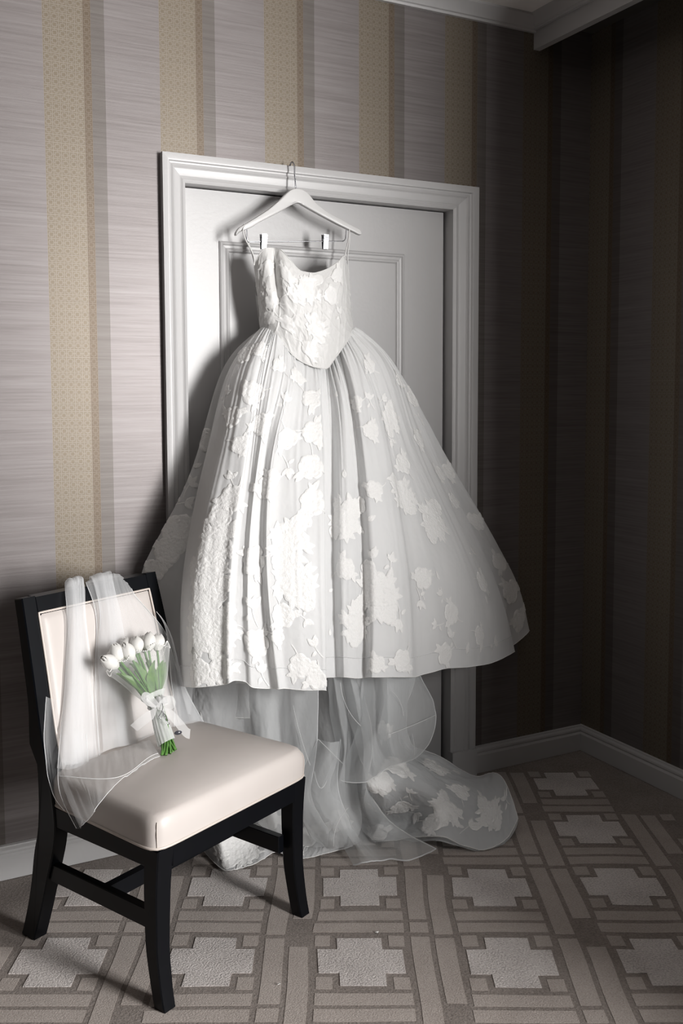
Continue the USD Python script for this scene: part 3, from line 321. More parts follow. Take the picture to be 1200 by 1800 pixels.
# floor: a cut-and-loop carpet; its field, its woven bars and its looped crosses are set at 27.6 degrees to the wall
CARPET = dict(ang=math.radians(-27.6), p=.3765, q=.358)
cA, sA = math.cos(CARPET["ang"]), math.sin(CARPET["ang"])
def carpet_xy(a, b):   # carpet axes -> room
    return a * cA - b * sA, a * sA + b * cA
fl = setting(obj("floor", box(-1.6, XR, -3.2, .0, -.05, -.0016), carpet_dark), "brown carpet with pale woven crosses and basketweave bars", "carpet")
def wavy(v):
    v = np.array(v, float); n1 = noise(np.c_[v[:, :2] * 5.5, np.full(len(v), 2.2)], 3) - .5; n2 = noise(np.c_[v[:, :2] * 5.5, np.full(len(v), 7.7)], 9) - .5
    v[:, 0] += n1 * .016; v[:, 1] += n2 * .016; return v
def pile(poly, h=.003):
    """One carved patch of pile: its outline cut to short steps, warped a little, with a rounded edge."""
    out = []
    for k in range(len(poly)):
        a, b = np.array(poly[k]), np.array(poly[(k + 1) % len(poly)]); m = max(1, int(np.linalg.norm(b - a) / .05)); out += [a + (b - a) * i / m for i in range(m)]
    top = Polygon(out).buffer(-.002, join_style=2); ring = np.array(top.exterior.coords)[:-1]
    v2, f2 = trimesh.creation.triangulate_polygon(Polygon(ring), engine="earcut")
    base = np.array(Polygon(out).exterior.coords)[:-1]
    top_v = np.c_[v2, np.zeros(len(v2))]; m = trimesh.creation.extrude_polygon(Polygon(out), h, engine="earcut"); m.apply_translation([0, 0, -h])
    v = np.array(m.vertices); xy = np.array([carpet_xy(*p) for p in v[:, :2]]); v = wavy(np.c_[xy, v[:, 2]])
    return trimesh.Trimesh(v, m.faces, process=False)
def rect(x0, x1, y0, y1): return [(x0, y0), (x1, y0), (x1, y1), (x0, y1)]
bars = []
U0, V0 = 1.353 , .112    # one cross's centre, in carpet axes
for i in range(-5, 5):
    for j in range(-7, 4):
        cx, cy = U0 + i * CARPET["p"], V0 + j * CARPET["q"]
        X, Y = carpet_xy(cx, cy)
        if not (-.45 < X < 2.45 and -2.3 < Y < -.02): continue
        a1, a2, b1, b2 = .056, .107, .050, .100
        cross = [(-a1, -b2), (a1, -b2), (a1, -b1), (a2, -b1), (a2, b1), (a1, b1), (a1, b2), (-a1, b2), (-a1, b1), (-a2, b1), (-a2, -b1), (-a1, -b1)]
        poly = [(cx + x, cy + y) for x, y in cross]
        if all(carpet_xy(*q)[1] < -.02 and carpet_xy(*q)[0] < XR - .02 for q in poly): obj("carpet_cross", pile(poly), carpet_light, fl)
        p, q = CARPET["p"], CARPET["q"]; ox, oy = cx - p / 2, cy - q / 2     # the corner between four crosses
        par = (i + j) % 2
        B = [rect(-.056, -.007, .012 if par else -.060, q - .080 if par else q - .070), rect(.007, .056, -.058 if par else .016, q - .118 if par else q - .076),
             rect(.072, p - .072, .007, .050), rect(.072 if par else .066, p - .072, -.050, -.007)]
        if par: B += [rect(-.056, -.007, -.05, -.004)]
        B += [rect(.074, p / 2 - a1 - .018, .066, q / 2 - b1 - .016), rect(p / 2 + a1 + .018, p - .074, .066, q / 2 - b1 - .016),
              rect(.074, p / 2 - a1 - .018, q / 2 + b1 + .016, q - .066), rect(p / 2 + a1 + .018, p - .074, q / 2 + b1 + .016, q - .066)]
        for r in B:
            r = [(ox + x, oy + y) for x, y in r]
            if all(carpet_xy(*k)[1] < -.02 and carpet_xy(*k)[0] < XR - .02 for k in r): bars.append(pile(r, .002))
bm = cat(*bars); bm.apply_translation([0, 0, -.0008])
note(obj("carpet_bars", bm, carpet_taupe, fl), kind="stuff")

# baseboards, cornice and the fascia of the pelmet
BB = [(0, 0), (.019, 0), (.019, .066), (.016, .070), (.014, .074), (.016, .080), (.015, .086), (.009, .092), (.008, .096), (0, .098)]
def board(name, x0, x1, label): return setting(obj(name, sweep_profile(BB, [((x0, 0, 0), (0, -1, 0), (0, 0, 1)), ((x1, 0, 0), (0, -1, 0), (0, 0, 1))]), white_paint, smooth=25), label, "baseboard")
board("baseboard_back", -1.6, DOOR["x0"] - .006, "white moulded baseboard left of the door, behind the chair")
board("baseboard_back", DOOR["x1"] + .006, XR, "short white moulded baseboard between the door and the corner")
setting(obj("baseboard_right", sweep_profile(BB, [((XR, 0, 0), (-1, 0, 0), (0, 0, 1)), ((XR, BLOCK_Y, 0), (-1, 0, 0), (0, 0, 1))]), white_paint, smooth=25), "white moulded baseboard along the dark right wall", "baseboard")
XF = 2.262
CR = [(0, 0), (.012, 0), (.014, .006), (.02, .008), (.03, .02), (.044, .03), (.05, .034), (.05, .04), (0, .04)]
CR = [(a, b * (ZC - 2.705) / .04) for a, b in CR]
setting(obj("trim_1", sweep_profile(CR, [((-1.6, 0, 2.705), (0, -1, 0), (0, 0, 1)), ((XF, 0, 2.705), (0, -1, 0), (0, 0, 1))]), white_paint, smooth=25), "slim white cornice where the striped door wall meets the ceiling", "cornice")
t = shell("trim_2", "white boxed fascia below the ceiling along the right wall", "fascia")
obj("fascia_board", box(XF, XF + .028, BLOCK_Y, 0, 2.648, ZC), white_paint, t)
obj("pocket_shade_sheet", box(XF + .028, XR, BLOCK_Y, 0, ZC - .006, ZC - .001), pocket_shade, t)  # dark sheet under the ceiling: the recess's shade put into its colour
obj("cornice", sweep_profile(CR, [((XF, 0, 2.712), (-1, 0, 0), (0, 0, 1)), ((XF, BLOCK_Y, 2.712), (-1, 0, 0), (0, 0, 1))]), white_paint, t, smooth=25)

# the door
d = shell("door_1", "white panelled door in a moulded casing, behind the dress", "door")
def casing_profile(wd):   # (distance inward from the outer edge, projection from the wall)
    s = wd / .080
    return [(0, 0), (0, .024), (.016 * s, .026), (.021 * s, .025), (.024 * s, .020), (.028 * s, .019), (.036 * s, .022), (.040 * s, .019), (.043 * s, .018), (.060 * s, .015), (.063 * s, .013), (.066 * s, .0135), (.071 * s, .016), (.076 * s, .014), (wd, .012), (wd, 0)]
wl, wr, wt = DOOR["ix0"] - DOOR["x0"], DOOR["x1"] - DOOR["ix1"], DOOR["top"] - DOOR["itop"]
def casing(name, w_, pts):   # pts: (origin, inward axis) stations
    obj(name, sweep_profile(casing_profile(w_), [(o, e, (0, -1, 0)) for o, e in pts]), white_paint, d, smooth=25)
mt = lambda w_: (1, 0, -wt / w_)
casing("casing", wl, [((DOOR["x0"], 0, 0.10), (1, 0, 0)), ((DOOR["x0"], 0, DOOR["top"]), (1, 0, -wt / wl))])
casing("casing", wr, [((DOOR["x1"], 0, 0.10), (-1, 0, 0)), ((DOOR["x1"], 0, DOOR["top"]), (-1, 0, -wt / wr))])
casing("casing", wt, [((DOOR["x0"], 0, DOOR["top"]), (wl / wt, 0, -1)), ((DOOR["x1"], 0, DOOR["top"]), (-wr / wt, 0, -1))])
for x0, x1 in ((DOOR["x0"] - .004, DOOR["ix0"] + .002), (DOOR["ix1"] - .002, DOOR["x1"] + .004)):
    b = trimesh.creation.box([x1 - x0, .030, .101]); b.apply_translation([(x0 + x1) / 2, -.015, .0505]); obj("plinth_block", b, white_paint, d)
JY = .075
obj("jamb", cat(box(DOOR["ix1"], DOOR["ix1"] + .02, 0, JY + .06, 0, DOOR["itop"] + .02), box(DOOR["ix0"] - .02, DOOR["ix0"], 0, JY + .06, 0, DOOR["itop"] + .02), box(DOOR["ix0"], DOOR["ix1"], 0, JY + .06, DOOR["itop"], DOOR["itop"] + .02)), white_paint, d)
LX0, LX1, LZ = DOOR["ix0"] + .003, DOOR["ix1"] - .010, DOOR["itop"] - .004
obj("gap_shade_sheet", box(DOOR["ix0"], DOOR["ix1"], JY + .05, JY + .058, 0, DOOR["itop"]), dark_gap, d)  # near-black sheet standing in for the shade in the leaf's gaps
leaf = obj("door_leaf", box(LX0, LX1, .035, JY, .008, LZ), white_paint, d)
def frame_moulding(x0, x1, z0, z1, w_, y):
    pr = [(0, 0), (0, .003), (.004, .007), (.009, .008), (.013, .004), (.02, .003), (.026, .006), (.030, .005), (w_, .001), (w_, 0)]
    c = [((x0, y, z0), (1, 0, 1)), ((x0, y, z1), (1, 0, -1)), ((x1, y, z1), (-1, 0, -1)), ((x1, y, z0), (-1, 0, 1))]
    return cat(*[sweep_profile(pr, [(c[k][0], c[k][1], (0, -1, 0)), (c[(k + 1) % 4][0], c[(k + 1) % 4][1], (0, -1, 0))]) for k in range(4)])
obj("panel_moulding", frame_moulding(1.058, 1.736, 1.02, 1.887, .034, .035), white_paint, leaf, smooth=25)
obj("panel_moulding", frame_moulding(1.058, 1.736, .20, .90, .034, .035), white_paint, leaf, smooth=25)

# ---------------------------------------------------------------- the chair
O = np.array([.591, -.817, 0.]); TH = math.radians(25.8)
CA = np.array([math.cos(TH), math.sin(TH), 0]); CB = np.array([-math.sin(TH), math.cos(TH), 0]); CZ = np.array([0, 0, 1.])
def in_chair(p):
    p = np.asarray(p, float); return p[..., :1] * CA + p[..., 1:2] * CB + p[..., 2:3] * CZ
chair = thing("dining_chair", "black lacquered dining chair with cream leather seat and padded back, under the veil", "chair", O)
def bevel_prism(prof, u0, u1, e=.003, taper=None):
    """A side profile (v, z) given the thickness u0..u1, its long edges eased by e."""
    P = np.array(prof, float); pg = Polygon(P)
    if not pg.exterior.is_ccw: P = P[::-1]
    nx = np.roll(P, -1, 0) - P; nx /= np.linalg.norm(nx, axis=1, keepdims=True); pvv = np.roll(nx, 1, 0)
    n1, n0 = np.c_[-nx[:, 1], nx[:, 0]], np.c_[-pvv[:, 1], pvv[:, 0]]; m = n1 + n0; m /= (m * n1).sum(1, keepdims=True)
    I = P + m * e; n = len(P); rings = [(u0, I), (u0 + e, P), (u1 - e, P), (u1, I)]; v, f = [], []
    for u, R in rings:
        uu = np.full(n, u) if taper is None else taper(u, R[:, 1]); v.append(np.c_[uu, R])
    v = np.vstack(v)
    for k in range(3):
        for i in range(n): j = (i + 1) % n; f += [[k * n + i, k * n + j, (k + 1) * n + j], [k * n + i, (k + 1) * n + j, (k + 1) * n + i]]
    tv, tf = trimesh.creation.triangulate_polygon(Polygon(P), engine="earcut"); idx = cKDTree(P).query(tv)[1]
    f = np.vstack([f, idx[tf][:, ::-1], idx[tf] + 3 * n]); m_ = trimesh.Trimesh(in_chair(v), f, process=False); m_.fix_normals(); return m_
def smooth_side(z, v, n=40):
    zz = np.linspace(z[0], z[-1], n); return np.c_[PchipInterpolator(z, v)(zz), zz]
RF = smooth_side([0, .161, .331, .422, .514, .557, .682, .845, .889], [.490, .433, .388, .399, .429, .442, .472, .514, .526])
RB = smooth_side([0, .156, .237, .318, .394, .467, .499, .517, .604, .745, .883], [.544, .495, .480, .459, .454, .456, .476, .490, .496, .526, .560])
rear = np.vstack([RF, RB[::-1]])
back_taper = lambda side: (lambda u, z: u + side * .018 * np.clip((z - .45) / .44, 0, 1))
for nm, u0, u1, s in (("rear_leg", .000, .042, 1), ("rear_leg", .448, .490, -1)): obj(nm, bevel_prism(rear, u0, u1, taper=back_taper(s)), black_lacquer, chair, smooth=30)
FF = smooth_side([0, .06, .15, .25, .378], [.000, .012, .021, .020, .010]); FBk = smooth_side([0, .06, .15, .25, .378], [.036, .049, .062, .064, .058])
front = np.vstack([FF, FBk[::-1]])
leg_taper = lambda side: (lambda u, z: u + side * .010 * (1 - np.clip(z / .37, 0, 1)))
def front_leg(u0, u1, inner):
    m = bevel_prism(front, u0, u1); return m
for u0, u1, s in ((.000, .050, 1), (.482, .530, -1)):
    tp = (lambda u, z, u0=u0, u1=u1, s=s: (u0 + u1) / 2 + (u - (u0 + u1) / 2) * (.72 + .28 * np.clip(z / .36, 0, 1)) - (.006 * s * (1 - np.clip(z / .36, 0, 1))))
    obj("front_leg", bevel_prism(front, u0, u1, taper=tp), black_lacquer, chair, smooth=30)
def bar(u0, u1, v0, v1, z0, z1, e=.002):
    return bevel_prism([(v0, z0), (v1, z0), (v1, z1), (v0, z1)], u0, u1, e)
obj("apron", bar(.046, .486, .012, .034, .325, .380), black_lacquer, chair)
obj("apron", bar(.004, .026, .056, .405, .328, .380), black_lacquer, chair)
obj("apron", bar(.476, .498, .056, .405, .328, .380), black_lacquer, chair)
obj("apron", bar(.040, .450, .395, .415, .328, .380), black_lacquer, chair)
obj("stretcher", bar(.008, .030, .05, .425, .178, .224), black_lacquer, chair); obj("stretcher", bar(.460, .482, .05, .425, .178, .224), black_lacquer, chair)
obj("stretcher", bar(.028, .462, .215, .237, .182, .222), black_lacquer, chair)
# top rail and the frame's lower rail follow the posts
def back_rail(z0, z1, v_in=.0, thick=.034, u0=.03, u1=.46):
    zz = np.linspace(z0, z1, 6); f = np.c_[np.interp(zz, RF[:, 1], RF[:, 0]) + v_in, zz]; b = np.c_[f[:, 0] + thick, zz]
    return bevel_prism(np.vstack([f, b[::-1]]), u0, u1, .003)
obj("top_rail", back_rail(.838, .886, 0, .034, .056, .434), black_lacquer, chair, smooth=30)
# upholstered back: a padded panel with a welt
def pad(z0, z1, ul, ur, nz=44, nu=40):
    zz, uu = np.linspace(z0, z1, nz), np.linspace(0, 1, nu); g = np.zeros((nz, nu, 3))
    for k, z in enumerate(zz):
        a_, b_ = ul(z), ur(z); e = np.minimum(1, np.minimum(np.minimum(uu, 1 - uu) * (b_ - a_), min(z - z0, z1 - z) + 1e-9) / .03)
        puff = .011 * np.sqrt(np.clip(1 - (1 - e) ** 2, 0, 1)); g[k] = np.c_[a_ + uu * (b_ - a_), np.interp(z, RF[:, 1], RF[:, 0]) + .004 - puff, np.full(nu, z)]
    return g
pl = lambda z: .044 + .014 * np.clip((z - .45) / .4, 0, 1); pr_ = lambda z: .446 - .014 * np.clip((z - .45) / .4, 0, 1)
g = pad(.440, .846, pl, pr_)
bk = g.copy(); bk[..., 1] = np.interp(g[..., 2], RF[:, 1], RF[:, 0]) + .02
fr_v, fr_f = cloth(in_chair(g)); bk_v, bk_f = cloth(in_chair(bk)); nn = len(fr_v); nz_, nu_ = g.shape[:2]
rim = np.r_[np.arange(nu_), np.arange(1, nz_) * nu_ + nu_ - 1, (nz_ - 1) * nu_ + np.arange(nu_ - 2, -1, -1), np.arange(nz_ - 2, 0, -1) * nu_]
rf = np.array([[rim[k], rim[(k + 1) % len(rim)], rim[(k + 1) % len(rim)] + nn] for k in range(len(rim))] + [[rim[k], rim[(k + 1) % len(rim)] + nn, rim[k] + nn] for k in range(len(rim))])
m = trimesh.Trimesh(np.vstack([fr_v, bk_v]), np.vstack([fr_f, bk_f[:, ::-1] + 0 * nn + nn, rf]), process=False); m.fix_normals()
back = obj("backrest", m, cream_leather, chair, smooth=40)
edge = g.reshape(-1, 3)[rim] + [0, -.006, 0]
obj("welt", tube(in_chair(edge)[np.r_[np.arange(len(rim)), 0]], .0032, 6), welt_leather, back, smooth=True)
# seat: boxed cushion with a crown, side seams and a welt at its foot
def seat_grid(n=72):
    u, v = np.linspace(-1, 1, n), np.linspace(-1, 1, n); U, V = np.meshgrid(u, v)
    return U, V
def seat_mesh():
    uc, vc, hu, hv, z0, zt = .262, .216, .270, .212, .383, .458
    sec = [(1.0, z0), (1.004, z0 + .02), (1.004, z0 + .045), (.99, z0 + .062), (.965, z0 + .073), (.93, z0 + .079), (.85, z0 + .087), (.7, z0 + .094), (.5, z0 + .099), (.25, z0 + .101), (0.0, z0 + .102)]
    n = 128; ang = np.linspace(0, 2 * np.pi, n, endpoint=False); v = []
    for s, z in sec:
        k = 14 if s > .9 else 5
        c, sn = np.cos(ang), np.sin(ang); r = (np.abs(c) ** k + np.abs(sn) ** k) ** (-1 / k)
        x, y = uc + hu * s * r * c, vc + hv * s * r * sn
        x = uc + (x - uc) * (1 - .075 * np.clip((y - vc) / hv, -1, 1) * .5 - .02)
        zz = z - (.007 * np.clip(np.abs(np.cos(2 * ang)) , 0, 1) * 0)
        v.append(np.c_[x, y, np.full(n, z)])
    v = np.vstack(v); f = []
    for k in range(len(sec) - 1):
        for i in range(n): j = (i + 1) % n; f += [[k * n + i, k * n + j, (k + 1) * n + j], [k * n + i, (k + 1) * n + j, (k + 1) * n + i]]
    c0 = len(v); v = np.vstack([v, [uc, vc, z0]]); f += [[c0, (i + 1) % n, i] for i in range(n)]
    m = trimesh.Trimesh(in_chair(v), f, process=False); m.fix_normals(); return m, v[:n]
m, ring = seat_mesh(); seat = obj("seat", m, cream_leather, chair, smooth=50)
obj("welt", tube(in_chair(np.vstack([ring, ring[:1]]) + [0, 0, .001]), .0036, 6), welt_leather, seat, smooth=True)
# the seams of the two front corners, from the welt up to the crown
def seat_point(s, z, a_):
    uc, vc, hu, hv = .262, .216, .270, .212; k = 14 if s > .9 else 5; cs_, sn = math.cos(a_), math.sin(a_); r = (abs(cs_) ** k + abs(sn) ** k) ** (-1 / k); x, y = uc + hu * s * r * cs_, vc + hv * s * r * sn
    return [uc + (x - uc) * (1 - .075 * np.clip((y - vc) / hv, -1, 1) * .5 - .02), y, z]
for a_ in (1.25 * np.pi, 1.75 * np.pi):
    L = [seat_point(s, z, a_) for s, z in ((1.001, .386), (1.005, .403), (1.005, .428), (.991, .445))]; obj("seam", tube(in_chair(np.array(L)), .0011, 5, samples=14), welt_leather, seat, smooth=True)

# ---------------------------------------------------------------- the hanger
HL = {k: np.array(v) for k, v in LINES.items() if k != "creases"}
hang = thing("clothes_hanger", "white wooden clothes hanger with chrome hook and clip bar, hooked over the door casing", "hanger")
ho = HL["hanger_out"]; P2 = np.vstack([ho[:, [0, 2]], ho[:1, [0, 2]]]); s = np.r_[0, np.cumsum(np.linalg.norm(np.diff(P2, axis=0), axis=1))]
cs = np.c_[[np.interp(np.linspace(0, s[-1], 241)[:-1], s, P2[:, k]) for k in (0, 1)]].T
for _ in range(5): cs = cs * .5 + (np.roll(cs, 1, 0) + np.roll(cs, -1, 0)) * .25
def bevel_plate(P, y0, y1, e):
    pg = Polygon(P).buffer(0); pg = max(getattr(pg, "geoms", [pg]), key=lambda q: q.area); P = np.array(pg.exterior.coords)[:-1]
    if not pg.exterior.is_ccw: P = P[::-1]
    nx = np.roll(P, -1, 0) - np.roll(P, 1, 0); nx /= np.linalg.norm(nx, axis=1, keepdims=True); nrm = np.c_[-nx[:, 1], nx[:, 0]]; n = len(P)
    rings = [(y0, e), (y0 + e * .3, e * .3), (y0 + e, 0), (y1 - e, 0), (y1 - e * .3, e * .3), (y1, e)]
    v = np.vstack([np.c_[P[:, 0] + nrm[:, 0] * i, np.full(n, y), P[:, 1] + nrm[:, 1] * i] for y, i in rings]); f = []
    for k in range(5):
        for i in range(n): j = (i + 1) % n; f += [[k * n + i, k * n + j, (k + 1) * n + j], [k * n + i, (k + 1) * n + j, (k + 1) * n + i]]
    tv, tf = trimesh.creation.triangulate_polygon(Polygon(P), engine="earcut"); idx = cKDTree(P).query(tv)[1]
    m = trimesh.Trimesh(v, np.vstack([f, idx[tf], idx[tf][:, ::-1] + 5 * n]), process=False); m.fix_normals(); return m
obj("hanger_arms", bevel_plate(cs, -.064, -.046, .004), hanger_white, hang, smooth=35)
hk = np.array(HL["hook"])
hk = hk[:3]; hz = DOOR["top"] + .005; hx = hk[2][0]; arcp = [[hx - .002 * q, -.055 + .0125 * (1 - math.cos(q)), hz - .016 + .018 * math.sin(q)] for q in np.linspace(0, 2.7, 14)]
hk = np.vstack([hk, arcp])
obj("hook", tube(hk, .0022, 8), chrome, hang, smooth=True)
def rounded(pts, r, n=6):
    out = [pts[0]]
    for k in range(1, len(pts) - 1):
        a_, b_, c_ = pts[k - 1], pts[k], pts[k + 1]; u_, v_ = (a_ - b_) / np.linalg.norm(a_ - b_), (c_ - b_) / np.linalg.norm(c_ - b_); t = np.linspace(0, 1, n)[:, None]
        out += list((1 - t) ** 2 * (b_ + u_ * r) + 2 * t * (1 - t) * b_ + t ** 2 * (b_ + v_ * r))
    return np.array(out + [pts[-1]])
br = HL["bar"]; obj("clip_bar", tube(rounded(np.array([br[0], (br[1] + br[2]) / 2 * [1, 1, 1] - [0.004, 0, .004], (br[4] + br[5]) / 2 + [.004, 0, -.004], br[6]]), .012), .0016, 8), chrome, hang, smooth=True)
for k in (0, 2):
    a_, b_ = HL["clips"][k], HL["clips"][k + 1]; c_ = (a_ + b_) / 2; L = a_[2] - b_[2]
    parts = [box(-.0088, .0088, -.0075, -.0045, -L / 2, L / 2), box(-.0088, .0088, .0045, .0075, -L / 2, L / 2)]
    parts[0].apply_transform(trimesh.transformations.rotation_matrix(.10, [1, 0, 0])); parts[1].apply_transform(trimesh.transformations.rotation_matrix(-.10, [1, 0, 0]))
    sp = trimesh.creation.cylinder(.0062, .016, sections=16); sp.apply_transform(trimesh.transformations.rotation_matrix(np.pi / 2, [0, 1, 0])); sp.apply_translation([0, 0, .004])
    ribs = [box(-.0092, .0092, -.0115, -.007, z - .0014, z + .0014) for z in (L * .38, L * .28, L * .18)]
    m = cat(*parts, sp, *ribs); m.apply_translation(c_); obj("clip", m, clip_steel, hang)

# ---------------------------------------------------------------- the dress
dress = thing("wedding_dress", "white organza ball gown with floral lace and a long train, hanging on the door", "dress")
rng = np.random.default_rng(11)
def motif(kind, R, rng):
    """A woven flower as flat outlines: petals in whorls, veined leaves, stems."""
    out = []
    def ruffle(r, n, amp):
        t = np.linspace(0, 2 * np.pi, n, endpoint=False); f = 1 + amp * (np.sin(5 * t + rng.uniform(0, 6)) + .6 * np.sin(9 * t + rng.uniform(0, 6)) + .4 * np.sin(14 * t + rng.uniform(0, 6))); return np.c_[np.cos(t), np.sin(t)] * (r * f)[:, None]
    def rose(x, y, r):
        a = rng.uniform(0, 6.3)
        for rad, pr, n in ((.72, .42, 6), (.42, .36, 5), (.16, .28, 3)):
            for k in range(n):
                w_ = a + 2 * np.pi * k / n + rng.uniform(-.2, .2); p = ruffle(r * pr * rng.uniform(.85, 1.15), 18, .055) * [1.0, 1.18]; c, s_ = math.cos(w_), math.sin(w_)
                out.append(p @ np.array([[c, s_], [-s_, c]]) + [x + r * rad * c, y + r * rad * s_])
            a += .6
        out.append(ruffle(r * .16, 10, .05) + [x, y])
    def leaf(x, y, L, g_, wd=.44):
        c, s_ = math.cos(g_), math.sin(g_); t = np.linspace(0, 1, 11); w_ = wd * L * .5 * np.sin(np.pi * t ** .75) ** .9 * (1 + .10 * np.sin(t * 24)); bend = .12 * L * t ** 2 * rng.choice([-1, 1])
        for sg_ in (1, -1):
            p = np.vstack([np.c_[t * L, bend + sg_ * .0004], np.c_[t[::-1] * L, bend[::-1] + sg_ * (w_[::-1] + .0006)]]); out.append(p @ np.array([[c, s_], [-s_, c]]) + [x, y])
    def stem(x, y, L, g_):
        t = np.linspace(0, 1, 9); q = np.c_[L * t, .28 * L * t ** 2]; c, s_ = math.cos(g_), math.sin(g_); p = np.vstack([q + [0, .0011], q[::-1] - [0, .0011]]); out.append(p @ np.array([[c, s_], [-s_, c]]) + [x, y])
    def spray(x, y, r, b, n):
        for k in range(n): leaf(x, y, r * rng.uniform(.75, 1.1), b + (k - (n - 1) / 2) * .75 + rng.uniform(-.12, .12))
    if kind == "rose":
        rose(0, 0, R * .8); b = rng.uniform(0, 6.3)
        for q, n in ((b, 2), (b + 2.4, 2)): spray(R * .7 * math.cos(q), R * .7 * math.sin(q), R * .75, q, n)
        stem(R * .7 * math.cos(b + 4), R * .7 * math.sin(b + 4), R * .9, b + 4)
    elif kind == "big":
        rose(0, 0, R * .78); rose(R * .85, R * .62, R * .40); rose(-R * .8, -R * .7, R * .34)
        for b, n in ((2.2, 3), (3.3, 2), (4.7, 3), (5.6, 2), (1.2, 2)): spray(R * .65 * math.cos(b), R * .65 * math.sin(b), R * .66, b, n)
    elif kind == "sprig":
        spray(0, 0, R * .95, 0.0, 3); stem(0, 0, R * 1.3, math.pi + .2); leaf(-R * .5, 0, R * .6, 2.4)
    else: leaf(-R * .5, 0, R, 0.0)
    return out
import shapely
def flat_mesh(polys, h):
    """The outlines merged into one woven patch, its surface raised inside each petal and sunk along the petals' edges."""
    ps = [q for q in (Polygon(p).buffer(0) for p in polys) if not q.is_empty]
    body = shapely.union_all(ps).buffer(.0007); edges = shapely.union_all([q.exterior for q in ps if q.geom_type == "Polygon"]); V, Z, F, n = [], [], [], 0
    for pg in getattr(body, "geoms", [body]):
        if pg.area < 6e-6: continue
        rings = [pg.exterior, *pg.interiors]; e = np.vstack([[r.interpolate(k).coords[0] for k in np.arange(0, r.length, .0042)] for r in rings])
        x0, y0, x1, y1 = pg.bounds; s_ = .0036; X, Y = np.meshgrid(np.arange(x0, x1, s_), np.arange(y0, y1, s_ * .866)); X = X + (np.arange(len(X)) % 2)[:, None] * s_ / 2; q = np.c_[X.ravel(), Y.ravel()]
        ins = pg.buffer(-.0016); q = q[shapely.contains_xy(ins, q[:, 0], q[:, 1])] if not ins.is_empty else q[:0]
        a = np.vstack([e, q]); T = Delaunay(a).simplices; c = a[T].mean(1); T = T[shapely.contains_xy(pg, c[:, 0], c[:, 1])]
        d = np.array(shapely.distance(shapely.points(a), edges)); z = .0004 + h * np.minimum(1, d / .0045) ** .8; z[:len(e)] = .0002
        V.append(a); Z.append(z); F.append(T + n); n += len(a)
    return (np.vstack(V), np.concatenate(Z), np.vstack(F)) if V else None
class Drape:
    """A cloth grid that takes flat pieces: distances on the piece become distances along the cloth."""
    def __init__(s, g):
        s.g, s.n = g, normals(g); s.U, s.V = arc(g, 1), arc(g, 0); s.tree = cKDTree(g.reshape(-1, 3)); s.nv, s.nu = g.shape[:2]
    def at(s, u, v):
        u, v = np.clip(u, 0, s.nu - 1.001), np.clip(v, 0, s.nv - 1.001); i, j = v.astype(int), u.astype(int); a, b = (v - i)[:, None], (u - j)[:, None]
        f = lambda G: (G[i, j] * (1 - b) + G[i, j + 1] * b) * (1 - a) + (G[i + 1, j] * (1 - b) + G[i + 1, j + 1] * b) * a
        return f(s.g), f(s.n)
    def place(s, point, pts, z, sign):
        k = s.tree.query(point)[1]; i0, j0 = divmod(int(k), s.nu)
        vv = np.interp(s.V[i0, j0] + pts[:, 1], s.V[:, j0], np.arange(s.nv)); uu = np.zeros(len(pts))
        for k_, (p, v) in enumerate(zip(pts, vv)):
            r = min(int(round(v)), s.nv - 1); uu[k_] = np.interp(s.U[r, j0] + p[0], s.U[r], np.arange(s.nu))
        P, Nn = s.at(uu, vv); return P + sign * Nn * z[:, None]
def lace(parent, drape, spots, sign, h=.0018, grow=1.3, mat=None):
    for x, y, z, size, kind, rot in spots:
        cc, s_ = math.cos(math.radians(rot)), math.sin(math.radians(rot)); Rm = np.array([[cc, s_], [-s_, cc]])
        m = flat_mesh([p @ Rm for p in motif(kind, size * grow, rng)], h)
        if m is None: continue
        a, zz, T = m; P_ = drape.place((x, y, z), a * [1, -1], zz + .0013, sign)
        obj({"leaf": "lace_leaf", "sprig": "lace_sprig"}.get(kind, "lace_flower"), (P_, T), mat or lace_cloth, parent, smooth=True)
CAMP = np.array(CAM["pos"])
def front_sign(g):   # on which side of the cloth the room lies
    n = normals(g); return 1.0 if ((n * (np.array([.6, -2.6, 1.2]) - g)).sum(-1)).mean() > 0 else -1.0
def sheet(name, key, res, mat, parent, wr=.0, seed=0, scale=(30, 8), fine=0.0, hem=None, edges=(), hem_r=.0014):
    g = net(NETS[key], *res, wrinkle=wr, seed=seed, scale=scale, fine=fine); p = obj(name, cloth(g), mat, parent, smooth=True)
    for e in edges:
        line = {"bottom": g[-1], "left": g[:, 0], "right": g[:, -1], "top": g[0]}[e]
        obj("bound_edge", tube(line, hem_r, 5), hem or horsehair, p, smooth=True)
    return g, p
def gathered(res, seed, amp):
    """The skirt with fine gathers that spring from the waist and open out downwards."""
    g = net(NETS["skirt"], *res, wrinkle=.003, seed=seed, scale=(28, 3), fine=.0004); n = normals(g); nv, nu = g.shape[:2]; u, v = np.meshgrid(np.linspace(0, 1, nu), np.linspace(0, 1, nv))
    ph = fbm(np.stack([u * 26, v * 1.4, u * 0 + seed], -1), 2, seed) * 9; w_ = np.sin(2 * np.pi * (u * 34 + ph * .35)); k = np.exp(-v * 3.2) * np.clip(v / .03, 0, 1); return g + n * (amp * w_ * (k * .9 + .05))[..., None]
gs = gathered((520, 260), 1, .0032); skirt = obj("skirt", cloth(gs), organza, dress, smooth=True)
sg = front_sign(gs); ds = Drape(gs)
lace(skirt, ds, LACE["skirt"], sg)
obj("bound_edge", tube(gs[-1], .0013, 5), lace_cloth, skirt, smooth=True)
